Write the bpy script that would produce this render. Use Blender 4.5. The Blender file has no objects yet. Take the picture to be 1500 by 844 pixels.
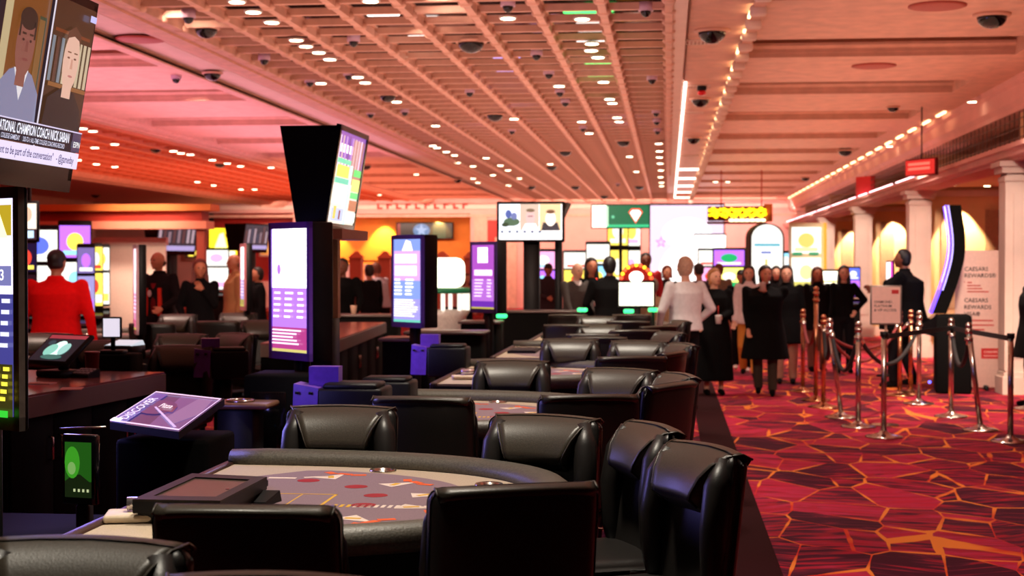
import bpy, bmesh, math, random
from mathutils import Vector, Matrix
from math import sin, cos, pi, radians as R
rnd = random.Random(7)
S = bpy.context.scene
COL = S.collection
# ------------------------------------------------------------------ camera
F = 2200.0
EYE = Vector((0, 0, 1.65))
cam_d = bpy.data.cameras.new('camera')
cam_d.sensor_width = 36; cam_d.lens = 36*F/1500
cam_d.dof.use_dof = True; cam_d.dof.focus_distance = 5.2; cam_d.dof.aperture_fstop = 5.0
cam_d.clip_end = 200
cam = bpy.data.objects.new('camera', cam_d); COL.objects.link(cam)
cam.location = EYE; cam.rotation_euler = (R(90)-math.atan(35/F), 0, math.atan(229/F))
S.camera = cam
CR = cam.rotation_euler.to_matrix()
# ------------------------------------------------------------------ world, exposure
W = bpy.data.worlds.new('world'); S.world = W; W.use_nodes = True
W.node_tree.nodes['Background'].inputs[0].default_value = (.25, .08, .06, 1)
W.node_tree.nodes['Background'].inputs[1].default_value = .04
S.view_settings.view_transform = 'Standard'; S.view_settings.look = 'None'
S.view_settings.exposure = 0.0; S.view_settings.gamma = 1; S.view_settings.use_curve_mapping = False
S.cycles.max_bounces = 5; S.cycles.diffuse_bounces = 2; S.cycles.glossy_bounces = 2
S.cycles.sample_clamp_indirect = 4
# ------------------------------------------------------------------ lights
def area(name, x, y, z, sx, sy, e, col, up=True, spread=180):
    l = bpy.data.lights.new(name, 'AREA'); l.shape = 'RECTANGLE'; l.size = sx; l.size_y = sy
    l.energy = e; l.color = col; l.spread = R(spread)
    o = bpy.data.objects.new(name, l); COL.objects.link(o); o.location = (x, y, z)
    o.rotation_euler = (pi, 0, 0) if up else (0, 0, 0)
    return o
def spot(name, x, y, z, e, col, ang=70, blend=.6, rad=.12, rx=0, ry=0):
    l = bpy.data.lights.new(name, 'SPOT'); l.energy = e; l.color = col
    l.spot_size = R(ang); l.spot_blend = blend; l.shadow_soft_size = rad
    o = bpy.data.objects.new(name, l); COL.objects.link(o); o.location = (x, y, z)
    o.rotation_euler = (rx, ry, 0)
    return o
# added unseen area lights facing up, standing in for bounce on the ceilings
area('bounce_fill_lattice', -2.4, 30, 2.9, 4.4, 50, 740, (1, .55, .42))
area('bounce_fill_coffer', 2.4, 30, 2.9, 2.8, 50, 350, (1, .50, .33))
area('bounce_fill_pink', -7.2, 22, 2.9, 2.8, 20, 330, (1, .42, .60))
area('bounce_fill_red', -8.5, 44, 2.8, 5, 22, 420, (1, .30, .18))
area('bounce_fill_red_grille', -12.2, 34, 2.9, 4, 30, 460, (1, .30, .17))
for k in range(8):                                  # downlights over the gaming tables
    spot('table_downlight', -.9+.05*k, 4.9+2.72*k, 3.9, 430, (1, .90, .74), 66, .8, .16)
spot('table_downlight', -1.6, 3.1, 3.9, 330, (1, .90, .74), 56, .8, .16)
for k in range(6):                                  # downlights over the carpet
    spot('aisle_downlight', 2.0, 7.2+4.2*k, 3.95, 430, (1, .84, .74), 86, .9, .2)
for k in range(5):                                  # downlights over the other row of tables
    spot('side_downlight', -6.2, 11+5*k, 3.9, 330, (1, .74, .6), 80, .8, .2)
for k in range(4):
    spot('hall_downlight', -2.5+2.2*k, 36+3*k, 3.9, 500, (1, .8, .66), 100, .8, .3)
for y in (27.15, 34.85, 42.6, 50.2):                    # wall washers of the bays
    for x in (5.15,):
        spot('bay_washer', x, y+.0, 2.93, 520, (1, .74, .42), 64, .35, .02, R(10), 0)
for x in (-13.2, -11, -8.8):
    spot('alcove_washer', x, 57.35, 3.5, 700, (1, .62, .15), 80, .4, .05, R(10), 0)
area('wall_glow', -8, 53.6, 3.6, 15, .5, 500, (1, .62, .5), False).rotation_euler = (R(55), 0, 0)
area('wall_glow', 2.5, 53.6, 3.6, 6, .5, 260, (1, .55, .5), False).rotation_euler = (R(55), 0, 0)
# added area lights for the displays' purple glow, rimming the chairs
for (x, y, e) in ((-2.7, 6.3, 22), (-2.7, 10.4, 22)):
    a_ = area('rim_fill', x, y, 1.45, .5, .7, e, (.30, .26, 1), False); a_.rotation_euler = (R(88), 0, R(-90))
for (x, y, tx, e) in ((1.6, 10.5, R(64), 1500), (-4.2, 8.5, R(64), 1100), (-2.0, 13, R(70), 700)):   # added unseen spots high in the hall, fill for the people ahead
    spot('fill_spot', x, y, 3.85, e*.6, (1, .74, .60), 42, .7, .35, tx, 0)
for (x, y, tx, tz, e) in ((-4.6, 13.5, R(66), 0, 1500), (-6.5, 20.5, R(62), R(22), 2200), (-9, 24, R(58), R(10), 1500), (-2.5, 14.5, R(62), R(-18), 800)):
    spot('fill_spot', x, y, 3.85, e*.6, (1, .72, .56), 44, .7, .35, tx, 0).rotation_euler[2] = tz  # added fill for the couple and the pale partition
for y in (15.5, 23, 31, 39): spot('column_fill', 3.2, y, 3.85, 1000, (1, .78, .66), 46, .8, .2, R(58), 0).rotation_euler[2] = R(-14)  # added spots that brighten the columns
for y in (17.8, 25.5): spot('bay_downlight_or_fill', 3.9, y, 3.9, 900, (1, .80, .62), 80, .8, .2)  # added downlights, brightening the rewards panel and columns
for y in (23.5, 31, 39, 46): spot('bay_downlight_or_fill', 6.0, y, 2.95, 520, (1, .72, .42), 120, .8, .2)

# ------------------------------------------------------------------ pixels of the photograph -> points
def ray(u, v):
    return CR @ Vector(((u-750)/F, -(v-422)/F, -1))
def AZ(u, v, z):
    d = ray(u, v); t = (z-EYE.z)/d.z; return EYE+d*t
def AY(u, v, y):
    d = ray(u, v); t = y/d.y; return EYE+d*t
def AX(u, v, x):
    d = ray(u, v); t = x/d.x; return EYE+d*t
# ------------------------------------------------------------------ materials
MATS = {}
def lin(c):
    return tuple((x/12.92 if x <= .04045 else ((x+.055)/1.055)**2.4) for x in c)
def mat(name, col, rough=.6, metal=0, var=.12, scale=30, bump=0, spec=.5, coat=0):
    if name in MATS: return MATS[name]
    m = bpy.data.materials.new(name); m.use_nodes = True; MATS[name] = m
    nt = m.node_tree; b = nt.nodes['Principled BSDF']
    b.inputs['Roughness'].default_value = rough; b.inputs['Metallic'].default_value = metal
    b.inputs['Specular IOR Level'].default_value = spec; b.inputs['Coat Weight'].default_value = coat
    tc = nt.nodes.new('ShaderNodeTexCoord'); n = nt.nodes.new('ShaderNodeTexNoise')
    n.inputs['Scale'].default_value = scale; n.inputs['Detail'].default_value = 3
    nt.links.new(tc.outputs['Object'], n.inputs['Vector'])
    r = nt.nodes.new('ShaderNodeValToRGB')
    r.color_ramp.elements[0].position = .3; r.color_ramp.elements[1].position = .7
    r.color_ramp.elements[0].color = (*[max(0, c*(1-var)) for c in col], 1)
    r.color_ramp.elements[1].color = (*[min(1, c*(1+var)) for c in col], 1)
    nt.links.new(n.outputs['Fac'], r.inputs[0]); nt.links.new(r.outputs[0], b.inputs['Base Color'])
    if bump:
        bp = nt.nodes.new('ShaderNodeBump'); bp.inputs['Strength'].default_value = bump; bp.inputs['Distance'].default_value = .004
        nt.links.new(n.outputs['Fac'], bp.inputs['Height']); nt.links.new(bp.outputs[0], b.inputs['Normal'])
    return m
def glow(name, col, e=1.0):
    """something that gives off light: a screen, lamp, lit sign"""
    key = name
    if key in MATS: return MATS[key]
    m = bpy.data.materials.new(name); m.use_nodes = True; MATS[key] = m
    nt = m.node_tree; b = nt.nodes['Principled BSDF']
    b.inputs['Base Color'].default_value = (.02, .02, .02, 1); b.inputs['Roughness'].default_value = .25
    b.inputs['Emission Color'].default_value = (*col, 1); b.inputs['Emission Strength'].default_value = e
    return m
_gc = {}
def G(r, g, b, e=1.0):
    """screen colour given as sRGB 0-255"""
    k = (r, g, b, e)
    if k not in _gc: _gc[k] = glow('screen_%02x%02x%02x_%d' % (r, g, b, int(e*10)), lin((r/255, g/255, b/255)), e)
    return _gc[k]
def P3(r, g, b, rough=.6, **kw):
    kw.setdefault('var', .04)
    return mat('paint_%02x%02x%02x_%d' % (r, g, b, int(rough*100)), lin((r/255, g/255, b/255)), rough, **kw)
LEATHER = mat('black_leather', (.046, .038, .028), .38, scale=220, bump=.12, var=.25)
LEATHD = mat('dark_leather', (.014, .012, .011), .40, scale=220, bump=.12)
RAILM = mat('rail_vinyl', (.085, .076, .060), .46, scale=140, bump=.3, var=.3)
BLACK = mat('black_plastic', (.005, .005, .006), .5, spec=.25)
GLOSS = mat('black_gloss', (.004, .004, .005), .12)
CHROME = mat('brushed_steel', (.62, .56, .50), .22, 1, var=.06)
BRASS = mat('brass', (.70, .42, .20), .25, 1, var=.06)
DARKW = mat('dark_wood', (.035, .014, .009), .4, scale=12)
CREAM = mat('cream_ceiling', (.80, .60, .50), .75, scale=4, var=.05)
PINKC = mat('painted_wood', (.72, .40, .29), .6, scale=5, var=.12)
WALLC = mat('cream_wall', (.82, .52, .27), .8, scale=3, var=.05)
PINKW = mat('pink_wall', (.80, .42, .36), .8, scale=2, var=.06)
ORANGE = mat('orange_wall', (.85, .33, .05), .8, scale=2, var=.08)
REDP = mat('red_paint', (.55, .03, .02), .6)
PURP = mat('purple_plastic', (.17, .06, .42), .35)
FELT = mat('mauve_felt', (.23, .15, .17), .9, scale=260, bump=.2, var=.15)
TRACK = mat('beige_felt', (.46, .36, .26), .8, scale=220, bump=.2, var=.12)
MATTE = mat('matte_black', (.004, .004, .004), .85, spec=.08)
WHITE = mat('white_plastic', (.8, .76, .7), .4)
# ------------------------------------------------------------------ mesh building
class M:
    def __init__(s, mats=None):
        s.v = []; s.f = []; s.mi = []; s.sm = []; s.mats = list(mats or []); s.T = Matrix(); s.cur = 0; s.smooth = False
    def use(s, m):
        if m not in s.mats: s.mats.append(m)
        s.cur = s.mats.index(m); return s
    def add(s, vs, fs, smooth=None):
        n = len(s.v); s.v += [s.T @ Vector(p) for p in vs]
        for f in fs:
            s.f.append([n+i for i in f]); s.mi.append(s.cur); s.sm.append(s.smooth if smooth is None else smooth)
        return s
    def box(s, c, d, rz=0, rx=0, ry=0):
        x, y, z = [k/2 for k in d]
        m = Matrix.Translation(c) @ Matrix.Rotation(rz, 4, 'Z') @ Matrix.Rotation(rx, 4, 'X') @ Matrix.Rotation(ry, 4, 'Y')
        vs = [m @ Vector((a*x, b*y, e*z)) for a in (-1, 1) for b in (-1, 1) for e in (-1, 1)]
        return s.add(vs, [(0, 1, 3, 2), (4, 6, 7, 5), (0, 4, 5, 1), (2, 3, 7, 6), (0, 2, 6, 4), (1, 5, 7, 3)], False)
    def bx(s, x0, x1, y0, y1, z0, z1):
        return s.box(((x0+x1)/2, (y0+y1)/2, (z0+z1)/2), (abs(x1-x0), abs(y1-y0), abs(z1-z0)))
    def rbox(s, c, d, r=.02, seg=2, rz=0, rx=0, fn=None, cuts=0):
        vs, fs = _rb(d, r, seg, cuts)
        if fn: vs = [fn(Vector(p)) for p in vs]
        m = Matrix.Translation(c) @ Matrix.Rotation(rz, 4, 'Z') @ Matrix.Rotation(rx, 4, 'X')
        return s.add([m @ Vector(p) for p in vs], fs, True)
    def hexa(s, a, b):
        """solid between two quads (same winding), a below b"""
        return s.add(list(a)+list(b), [(3, 2, 1, 0), (4, 5, 6, 7), (0, 1, 5, 4), (1, 2, 6, 5), (2, 3, 7, 6), (3, 0, 4, 7)], False)
    def slab(s, top, th):
        return s.hexa([Vector(p)-Vector((0, 0, th)) for p in top], top)
    def cyl(s, p, r, h, seg=16, r2=None):
        p = Vector(p); r2 = r if r2 is None else r2
        vs = [p+Vector((r*cos(2*pi*i/seg), r*sin(2*pi*i/seg), 0)) for i in range(seg)]
        vs += [p+Vector((r2*cos(2*pi*i/seg), r2*sin(2*pi*i/seg), h)) for i in range(seg)]
        s.add(vs, [(i, (i+1) % seg, seg+(i+1) % seg, seg+i) for i in range(seg)], True)
        n = len(s.v)-2*seg
        s.f += [[n+i for i in range(seg)][::-1], [n+seg+i for i in range(seg)]]; s.mi += [s.cur]*2; s.sm += [False]*2
        return s
    def lathe(s, p, prof, seg=20):
        p = Vector(p); vs = []; fs = []
        for (r, z) in prof:
            vs += [p+Vector((r*cos(2*pi*i/seg), r*sin(2*pi*i/seg), z)) for i in range(seg)]
        for k in range(len(prof)-1):
            fs += [(k*seg+i, k*seg+(i+1) % seg, (k+1)*seg+(i+1) % seg, (k+1)*seg+i) for i in range(seg)]
        fs += [tuple(range(seg))[::-1], tuple((len(prof)-1)*seg+i for i in range(seg))]
        return s.add(vs, fs, True)
    def tube(s, pts, r, seg=8, flat=1, closed=False):
        pts = [Vector(p) for p in pts]; n = len(pts); rs = r if isinstance(r, (list, tuple)) else [r]*n
        vs = []; prev = None
        for i, p in enumerate(pts):
            if closed: t = pts[(i+1) % n]-pts[i-1]
            else: t = pts[min(i+1, n-1)]-pts[max(i-1, 0)]
            t.normalize()
            if prev is None:
                up = Vector((0, 0, 1)) if abs(t.z) < .9 else Vector((0, 1, 0))
                a = t.cross(up).normalized()
            else:
                a = (prev-t*prev.dot(t)).normalized()
            prev = a; b = a.cross(t)
            vs += [p+a*rs[i]*cos(2*pi*j/seg)+b*rs[i]*flat*sin(2*pi*j/seg) for j in range(seg)]
        fs = []
        for k in range(n if closed else n-1):
            k2 = (k+1) % n
            fs += [(k*seg+j, k*seg+(j+1) % seg, k2*seg+(j+1) % seg, k2*seg+j) for j in range(seg)]
        if not closed: fs += [tuple(range(seg))[::-1], tuple((n-1)*seg+j for j in range(seg))]
        return s.add(vs, fs, True)
    def prism(s, poly, z0, z1):
        n = len(poly); vs = [(p[0], p[1], z0) for p in poly]+[(p[0], p[1], z1) for p in poly]
        return s.add(vs, [tuple(range(n))[::-1], tuple(range(n, 2*n))]+[(i, (i+1) % n, n+(i+1) % n, n+i) for i in range(n)], False)
    def extr(s, prof, a, b, axis='x'):
        """profile (p,z) extruded from a to b along axis"""
        n = len(prof)
        if axis == 'x': vs = [(a, p, z) for p, z in prof]+[(b, p, z) for p, z in prof]
        else: vs = [(p, a, z) for p, z in prof]+[(p, b, z) for p, z in prof]
        return s.add(vs, [tuple(range(n)), tuple(range(n, 2*n))[::-1]]+[(i, (i+1) % n, n+(i+1) % n, n+i) for i in range(n)], False)
    def ball(s, c, r, seg=12, rings=8, zmin=-1):
        c = Vector(c); r = r if isinstance(r, (list, tuple)) else (r, r, r); vs = []; fs = []
        for k in range(rings+1):
            a = -pi/2+pi*k/rings
            for i in range(seg):
                vs.append(c+Vector((r[0]*cos(a)*cos(2*pi*i/seg), r[1]*cos(a)*sin(2*pi*i/seg), r[2]*max(zmin, sin(a)))))
        for k in range(rings):
            fs += [(k*seg+i, k*seg+(i+1) % seg, (k+1)*seg+(i+1) % seg, (k+1)*seg+i) for i in range(seg)]
        return s.add(vs, fs, True)
    def caps(s, a, b, ra, rb, seg=10):
        """closed tapered limb from a to b"""
        a = Vector(a); b = Vector(b); t = (b-a)
        if t.length < 1e-5: t = Vector((0, 0, 1e-4))
        t = t.normalized()
        pts = []; rs = []
        for q in (-80, -50, -20): pts.append(a+t*ra*sin(R(q))); rs.append(ra*cos(R(q)))
        for q in (20, 50, 80): pts.append(b+t*rb*sin(R(q))); rs.append(rb*cos(R(q)))
        return s.tube(pts, rs, seg)
    def stack(s, rings, seg=20, p=2.3):
        """closed loft of superelliptic rings (z,cx,cy,rx,ry)"""
        vs = []; fs = []
        for (z, cx, cy, rx, ry) in rings:
            for i in range(seg):
                a = 2*pi*i/seg; ca, sa = cos(a), sin(a)
                vs.append((cx+rx*abs(ca)**(2/p)*(1 if ca >= 0 else -1), cy+ry*abs(sa)**(2/p)*(1 if sa >= 0 else -1), z))
        for k in range(len(rings)-1):
            fs += [(k*seg+i, k*seg+(i+1) % seg, (k+1)*seg+(i+1) % seg, (k+1)*seg+i) for i in range(seg)]
        fs += [tuple(range(seg))[::-1], tuple((len(rings)-1)*seg+i for i in range(seg))]
        return s.add(vs, fs, True)
    def mesh(s, name):
        me = bpy.data.meshes.new(name); me.from_pydata([tuple(p) for p in s.v], [], s.f)
        for m in s.mats: me.materials.append(m)
        me.polygons.foreach_set('material_index', s.mi); me.polygons.foreach_set('use_smooth', s.sm)
        me.update(); return me
    def build(s, name, m=None, parent=None, loc=None, label=None, kind=None):
        if m is not None: s.mats = [m]; s.mi = [0]*len(s.f)
        o = bpy.data.objects.new(name, s.mesh(name)); COL.objects.link(o)
        if parent is not None: o.parent = parent
        if loc is not None: o.location = loc
        if label: o['label'] = label
        if kind: o['kind'] = kind
        return o
_rbc = {}
def _rb(d, r, seg, cuts=0):
    k = (tuple(round(x, 4) for x in d), r, seg, cuts)
    if k not in _rbc:
        bm = bmesh.new(); bmesh.ops.create_cube(bm, size=1)
        for v in bm.verts: v.co = Vector((v.co.x*d[0], v.co.y*d[1], v.co.z*d[2]))
        if cuts: bmesh.ops.subdivide_edges(bm, edges=bm.edges[:], cuts=cuts, use_grid_fill=True)
        ed = [e for e in bm.edges if len(e.link_faces) == 2 and e.calc_face_angle(0) > .5]
        bmesh.ops.bevel(bm, geom=ed, offset=min(r, min(d)*.48), segments=seg, affect='EDGES', profile=.5)
        bm.verts.ensure_lookup_table(); bm.verts.index_update()
        _rbc[k] = ([tuple(v.co) for v in bm.verts], [[v.index for v in f.verts] for f in bm.faces]); bm.free()
    return _rbc[k]
def tag(o, label, cat, group=None, kind=None):
    o['label'] = label; o['category'] = cat
    if group: o['group'] = group
    if kind: o['kind'] = kind
    return o
def thing(name, label, cat, loc=(0, 0, 0), rz=0, group=None):
    o = bpy.data.objects.new(name, None); COL.objects.link(o); o.empty_display_size = .1
    o.location = loc; o.rotation_euler = (0, 0, rz)
    return tag(o, label, cat, group)
def kids(o): return [c for c in KIDS.get(o.name, [])]
def dup(o, loc=None, rz=None, label=None, group=None, parent=None):
    c = o.copy(); COL.objects.link(c)
    if parent is not None: c.parent = parent
    if loc is not None: c.location = loc
    if rz is not None: c.rotation_euler = (0, 0, rz)
    if label: c['label'] = label
    if group: c['group'] = group
    for ch in o.children: dup(ch, parent=c)
    return c
def struct(name, m, mm=None, parent=None):
    return m.build(name, mm, parent, kind=None if parent else 'structure')
FONT = None
def text(s, size, th=.0008):
    """flat lettering as a mesh, lying in local xz, facing -y; returns vertices, faces and width"""
    c = bpy.data.curves.new('lettering', 'FONT'); c.body = s; c.size = size; c.resolution_u = 2; c.offset = size*.012
    o = bpy.data.objects.new('lettering', c); COL.objects.link(o)
    me = bpy.data.meshes.new_from_object(o)
    vs = [(v.co.x, -th, v.co.y) for v in me.vertices]; fs = [tuple(p.vertices) for p in me.polygons]
    bpy.data.objects.remove(o); bpy.data.curves.remove(c); bpy.data.meshes.remove(me)
    return vs, fs
class Pict:
    """picture on a flat screen: coordinates x 0..w, y 0..h, facing local -y; layers step out by half a millimetre"""
    def __init__(s, w, h, bg): s.m = M(); s.w = w; s.h = h; s.l = 0; s.rect(0, 0, w, h, bg)
    def poly(s, pts, m):
        s.m.use(m); s.l += 1; d = -.0006*s.l
        s.m.add([(x-s.w/2, d, y) for x, y in pts], [tuple(range(len(pts)))], False); return s
    def rect(s, x, y, w, h, m): return s.poly([(x, y), (x+w, y), (x+w, y+h), (x, y+h)], m)
    def oval(s, cx, cy, rx, ry, m, n=18): return s.poly([(cx+rx*cos(2*pi*i/n), cy+ry*sin(2*pi*i/n)) for i in range(n)], m)
    def txt(s, t, x, y, size, m, sx=1, fit=None):
        s.m.use(m); s.l += 1; vs, fs = text(t, size, .0006*s.l)
        if fit: sx = fit/max(a for a, _, _ in vs)
        s.m.add([(x+a*sx-s.w/2, b, y+c) for a, b, c in vs], fs, False); return s
    def lines(s, x, y, w, n, gap, th, m, ragged=.3):
        s.m.use(m); s.l += 1; d = -.0006*s.l
        for i in range(n):
            ww = w*(1-ragged*rnd.random()); yy = y-i*gap
            s.m.add([(x-s.w/2, d, yy), (x+ww-s.w/2, d, yy), (x+ww-s.w/2, d, yy+th), (x-s.w/2, d, yy+th)], [(0, 1, 2, 3)], False)
        return s
    def build(s, name, parent, loc, rx=0, rz=0):
        o = s.m.build(name, None, parent, loc); o.rotation_euler = (rx, 0, rz); return o
# ------------------------------------------------------------------ floor
def carpet():
    m = bpy.data.materials.new('patterned_carpet'); m.use_nodes = True; nt = m.node_tree; N = nt.nodes; L = nt.links
    b = N['Principled BSDF']; b.inputs['Roughness'].default_value = .9; b.inputs['Specular IOR Level'].default_value = .15
    tc = N.new('ShaderNodeTexCoord')
    mp = N.new('ShaderNodeMapping'); mp.inputs['Scale'].default_value = (2.45, 1.3, 1); mp.inputs['Rotation'].default_value = (0, 0, .25)
    L.new(tc.outputs['Object'], mp.inputs['Vector'])
    ve = N.new('ShaderNodeTexVoronoi'); ve.feature = 'DISTANCE_TO_EDGE'; ve.inputs['Scale'].default_value = 1.0; ve.inputs['Randomness'].default_value = .72
    vc = N.new('ShaderNodeTexVoronoi'); vc.feature = 'F1'; vc.inputs['Scale'].default_value = 1.0; vc.inputs['Randomness'].default_value = .72
    L.new(mp.outputs[0], ve.inputs['Vector']); L.new(mp.outputs[0], vc.inputs['Vector'])
    # streaks, turned differently in every cell
    sep = N.new('ShaderNodeSeparateColor'); L.new(vc.outputs['Color'], sep.inputs[0])
    ang = N.new('ShaderNodeMath'); ang.operation = 'MULTIPLY_ADD'; ang.inputs[1].default_value = 1.1; ang.inputs[2].default_value = -.55; L.new(sep.outputs[0], ang.inputs[0])
    vr = N.new('ShaderNodeVectorRotate'); vr.rotation_type = 'Z_AXIS'; L.new(tc.outputs['Object'], vr.inputs['Vector']); L.new(ang.outputs[0], vr.inputs['Angle'])
    ms = N.new('ShaderNodeMapping'); ms.inputs['Scale'].default_value = (2.2, 15, 1); L.new(vr.outputs[0], ms.inputs['Vector'])
    ns = N.new('ShaderNodeTexNoise'); ns.inputs['Scale'].default_value = 1; ns.inputs['Detail'].default_value = 3; ns.inputs['Distortion'].default_value = .9
    L.new(ms.outputs[0], ns.inputs['Vector'])
    ad = N.new('ShaderNodeMath'); ad.operation = 'MULTIPLY_ADD'; ad.inputs[1].default_value = .34; L.new(sep.outputs[1], ad.inputs[0]); 
    sb = N.new('ShaderNodeMath'); sb.operation = 'SUBTRACT'; sb.inputs[1].default_value = .17; L.new(ns.outputs['Fac'], sb.inputs[0]); L.new(sb.outputs[0], ad.inputs[2])
    rp = N.new('ShaderNodeValToRGB'); e = rp.color_ramp.elements
    e[0].position = .36; e[0].color = (.050, .004, .014, 1); e[1].position = .72; e[1].color = (.42, .010, .032, 1)
    for p, c in ((.44, (.10, .010, .028, 1)), (.50, (.26, .012, .022, 1)), (.56, (.36, .005, .022, 1)), (.61, (.30, .02, .05, 1)), (.66, (.44, .022, .07, 1))):
        q = e.new(p); q.color = c
    L.new(ad.outputs[0], rp.inputs[0])
    # gold lines on the cell edges, their width and hue drifting
    nb = N.new('ShaderNodeTexNoise'); nb.inputs['Scale'].default_value = 1.6; L.new(tc.outputs['Object'], nb.inputs['Vector'])
    wd = N.new('ShaderNodeMath'); wd.operation = 'MULTIPLY_ADD'; wd.inputs[1].default_value = .085; wd.inputs[2].default_value = -.025; L.new(nb.outputs['Fac'], wd.inputs[0])
    lt = N.new('ShaderNodeMath'); lt.operation = 'LESS_THAN'; L.new(ve.outputs['Distance'], lt.inputs[0]); L.new(wd.outputs[0], lt.inputs[1])
    lc = N.new('ShaderNodeValToRGB'); lc.color_ramp.elements[0].position = .40; lc.color_ramp.elements[0].color = (.55, .03, .015, 1)
    lc.color_ramp.elements[1].position = .56; lc.color_ramp.elements[1].color = (.74, .20, .03, 1); L.new(nb.outputs['Fac'], lc.inputs[0])
    mx = N.new('ShaderNodeMix'); mx.data_type = 'RGBA'; L.new(lt.outputs[0], mx.inputs['Factor']); L.new(rp.outputs[0], mx.inputs['A']); L.new(lc.outputs[0], mx.inputs['B'])
    L.new(mx.outputs['Result'], b.inputs['Base Color'])
    pn = N.new('ShaderNodeTexNoise'); pn.inputs['Scale'].default_value = 300; L.new(tc.outputs['Object'], pn.inputs['Vector'])
    bp = N.new('ShaderNodeBump'); bp.inputs['Strength'].default_value = .3; bp.inputs['Distance'].default_value = .003; L.new(pn.outputs['Fac'], bp.inputs['Height']); L.new(bp.outputs[0], b.inputs['Normal'])
    return m
CARPET = carpet()
fl = struct('floor', M().bx(-22, 12, -2, 62, -.1, 0), CARPET)
struct('carpet_border', M().bx(.30, .607, -1, 34, 0, .004), mat('border_carpet', (.022, .003, .004), .95, scale=120, bump=.2, spec=.1), fl)
# ------------------------------------------------------------------ ceiling
ZC = 4.0
MIRR = mat('smoked_mirror', (.30, .16, .15), .10, 1, var=.3, scale=1.2)
ce = struct('ceiling', M().bx(-22, 12, -2, 62, 4.95, 5.1), mat('brown_ceiling', (.50, .22, .15), .7, scale=2))
struct('mirror_panel', M().bx(-4.75, 0, 3, 56, 4.30, 4.34), MIRR, ce)
# lattice: long bars every 0.6 m, cross bars every 0.6 m
lr = M()
def strut_mesh(): return None
longs = None
for k in range(9):
    x = -.594*k
    if longs is None:
        q = M(); q.bx(-.035, .035, 3, 56, 3.93, 4.02); q.bx(-.055, .055, 3, 56, 4.02, 4.04)
        longs = struct('lattice_bar', q, PINKC, ce); longs.location.x = x
    else:
        o = longs.copy(); COL.objects.link(o); o.location.x = x
cross = None; node = None
for j in range(88):
    y = 3.6+.597*j
    if cross is None:
        cross = struct('lattice_slat', M().bx(-4.75, 0, -.028, .028, 3.965, 4.03), PINKC, ce); cross.location.y = y
    else:
        o = cross.copy(); COL.objects.link(o); o.location.y = y
nm = M()
for j in range(14, 60):
    for k in range(9): nm.rbox((-.594*k, 3.6+.597*j, 3.955), (.125, .11, .07), .02, 1)
nm.build('lattice_rosette', PINKC, ce, kind='stuff')
# thin reglet ribs above the lattice (seen through it as fine lines)
rb = M()
for j in range(75):
    y = 12+.6*j; rb.bx(-4.75, 0, y, y+.05, 4.20, 4.24)
rb.build('upper_rib', DARKW, ce, kind='stuff')
NL = []
# glowing patches painting in the mirror's coloured reflections above the lattice
def up_reflection(u, v, col, w=.34):
    p = AZ(u, v, 4.19); o = M().rbox((0, 0, 0), (w, .16, .03), .012, 1).build('painted_reflection', col); o.location = p
    NL.append(1); tag(o, '%s glowing patch painting a mirror reflection above the lattice, %s, counted from the green ones by the picture top' % ('first second third fourth fifth sixth seventh eighth ninth tenth eleventh twelfth thirteenth fourteenth fifteenth sixteenth seventeenth eighteenth nineteenth twentieth'.split()[len(NL)-1], 'green' if col is GRN else 'white' if col is WHT else 'amber' if len(NL) == 9 else 'violet'), 'light', 'painted reflections above the lattice')
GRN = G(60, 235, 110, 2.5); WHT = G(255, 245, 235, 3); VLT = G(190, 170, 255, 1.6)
for u, v, c in ((849, 16, GRN), (874, 14, GRN), (880, 40, GRN), (878, 52, GRN), (866, 63, WHT), (868, 76, WHT), (876, 92, GRN), (880, 112, GRN), (928, 27, G(255, 170, 60, 2)), (743, 86, VLT), (746, 104, VLT), (758, 133, VLT), (765, 155, VLT), (915, 150, VLT), (915, 162, VLT), (560, 20, WHT), (570, 17, WHT), (620, 55, WHT), (700, 225-60, VLT)): up_reflection(u, v, c)
# beam left of the lattice
def beam(name, x0, x1, zb, m, lip=True):
    q = M()
    q.extr([(x0, zb+.6), (x0, zb+.05), (x0+.06, zb+.05), (x0+.06, zb+.02), (x0+.12, zb), (x1-.12, zb), (x1-.06, zb+.02), (x1-.06, zb+.05), (x1, zb+.05), (x1, zb+.6)], 3, 56, 'y')
    q.extr([((x0+x1)/2-.07, zb), ((x0+x1)/2-.07, zb-.02), ((x0+x1)/2+.07, zb-.02), ((x0+x1)/2+.07, zb)], 3, 56, 'y')
    return struct(name, q, m, ce)
beam('ceiling_beam', -5.36, -4.74, 3.98, PINKC)
beam('ceiling_beam', -5.86, -5.74, 3.96, PINKC)
struct('ceiling_strip', M().bx(-5.86, -5.36, 3, 56, 4.02, 4.4), CREAM, ce)
# bright beam right of the lattice, vent strip, beaded cove
beam('ceiling_beam', 0, .20, 3.97, CREAM)
struct('ceiling_strip', M().bx(.20, .80, 3, 56, 4.0, 4.4), PINKC, ce)
q = M(); q.bx(.76, .86, 3, 56, 3.95, 4.4); struct('ceiling_beam', q, PINKC, ce)
bead = None
for j in range(60):
    y = 12.2+.75*j
    if bead is None: bead = struct('cove_block', M().rbox((0, 0, 0), (.15, .14, .09), .015, 1), CREAM, ce); bead.location = (.80, y, 3.93)
    else: o = bead.copy(); COL.objects.link(o); o.location = (.80, y, 3.93)
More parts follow.
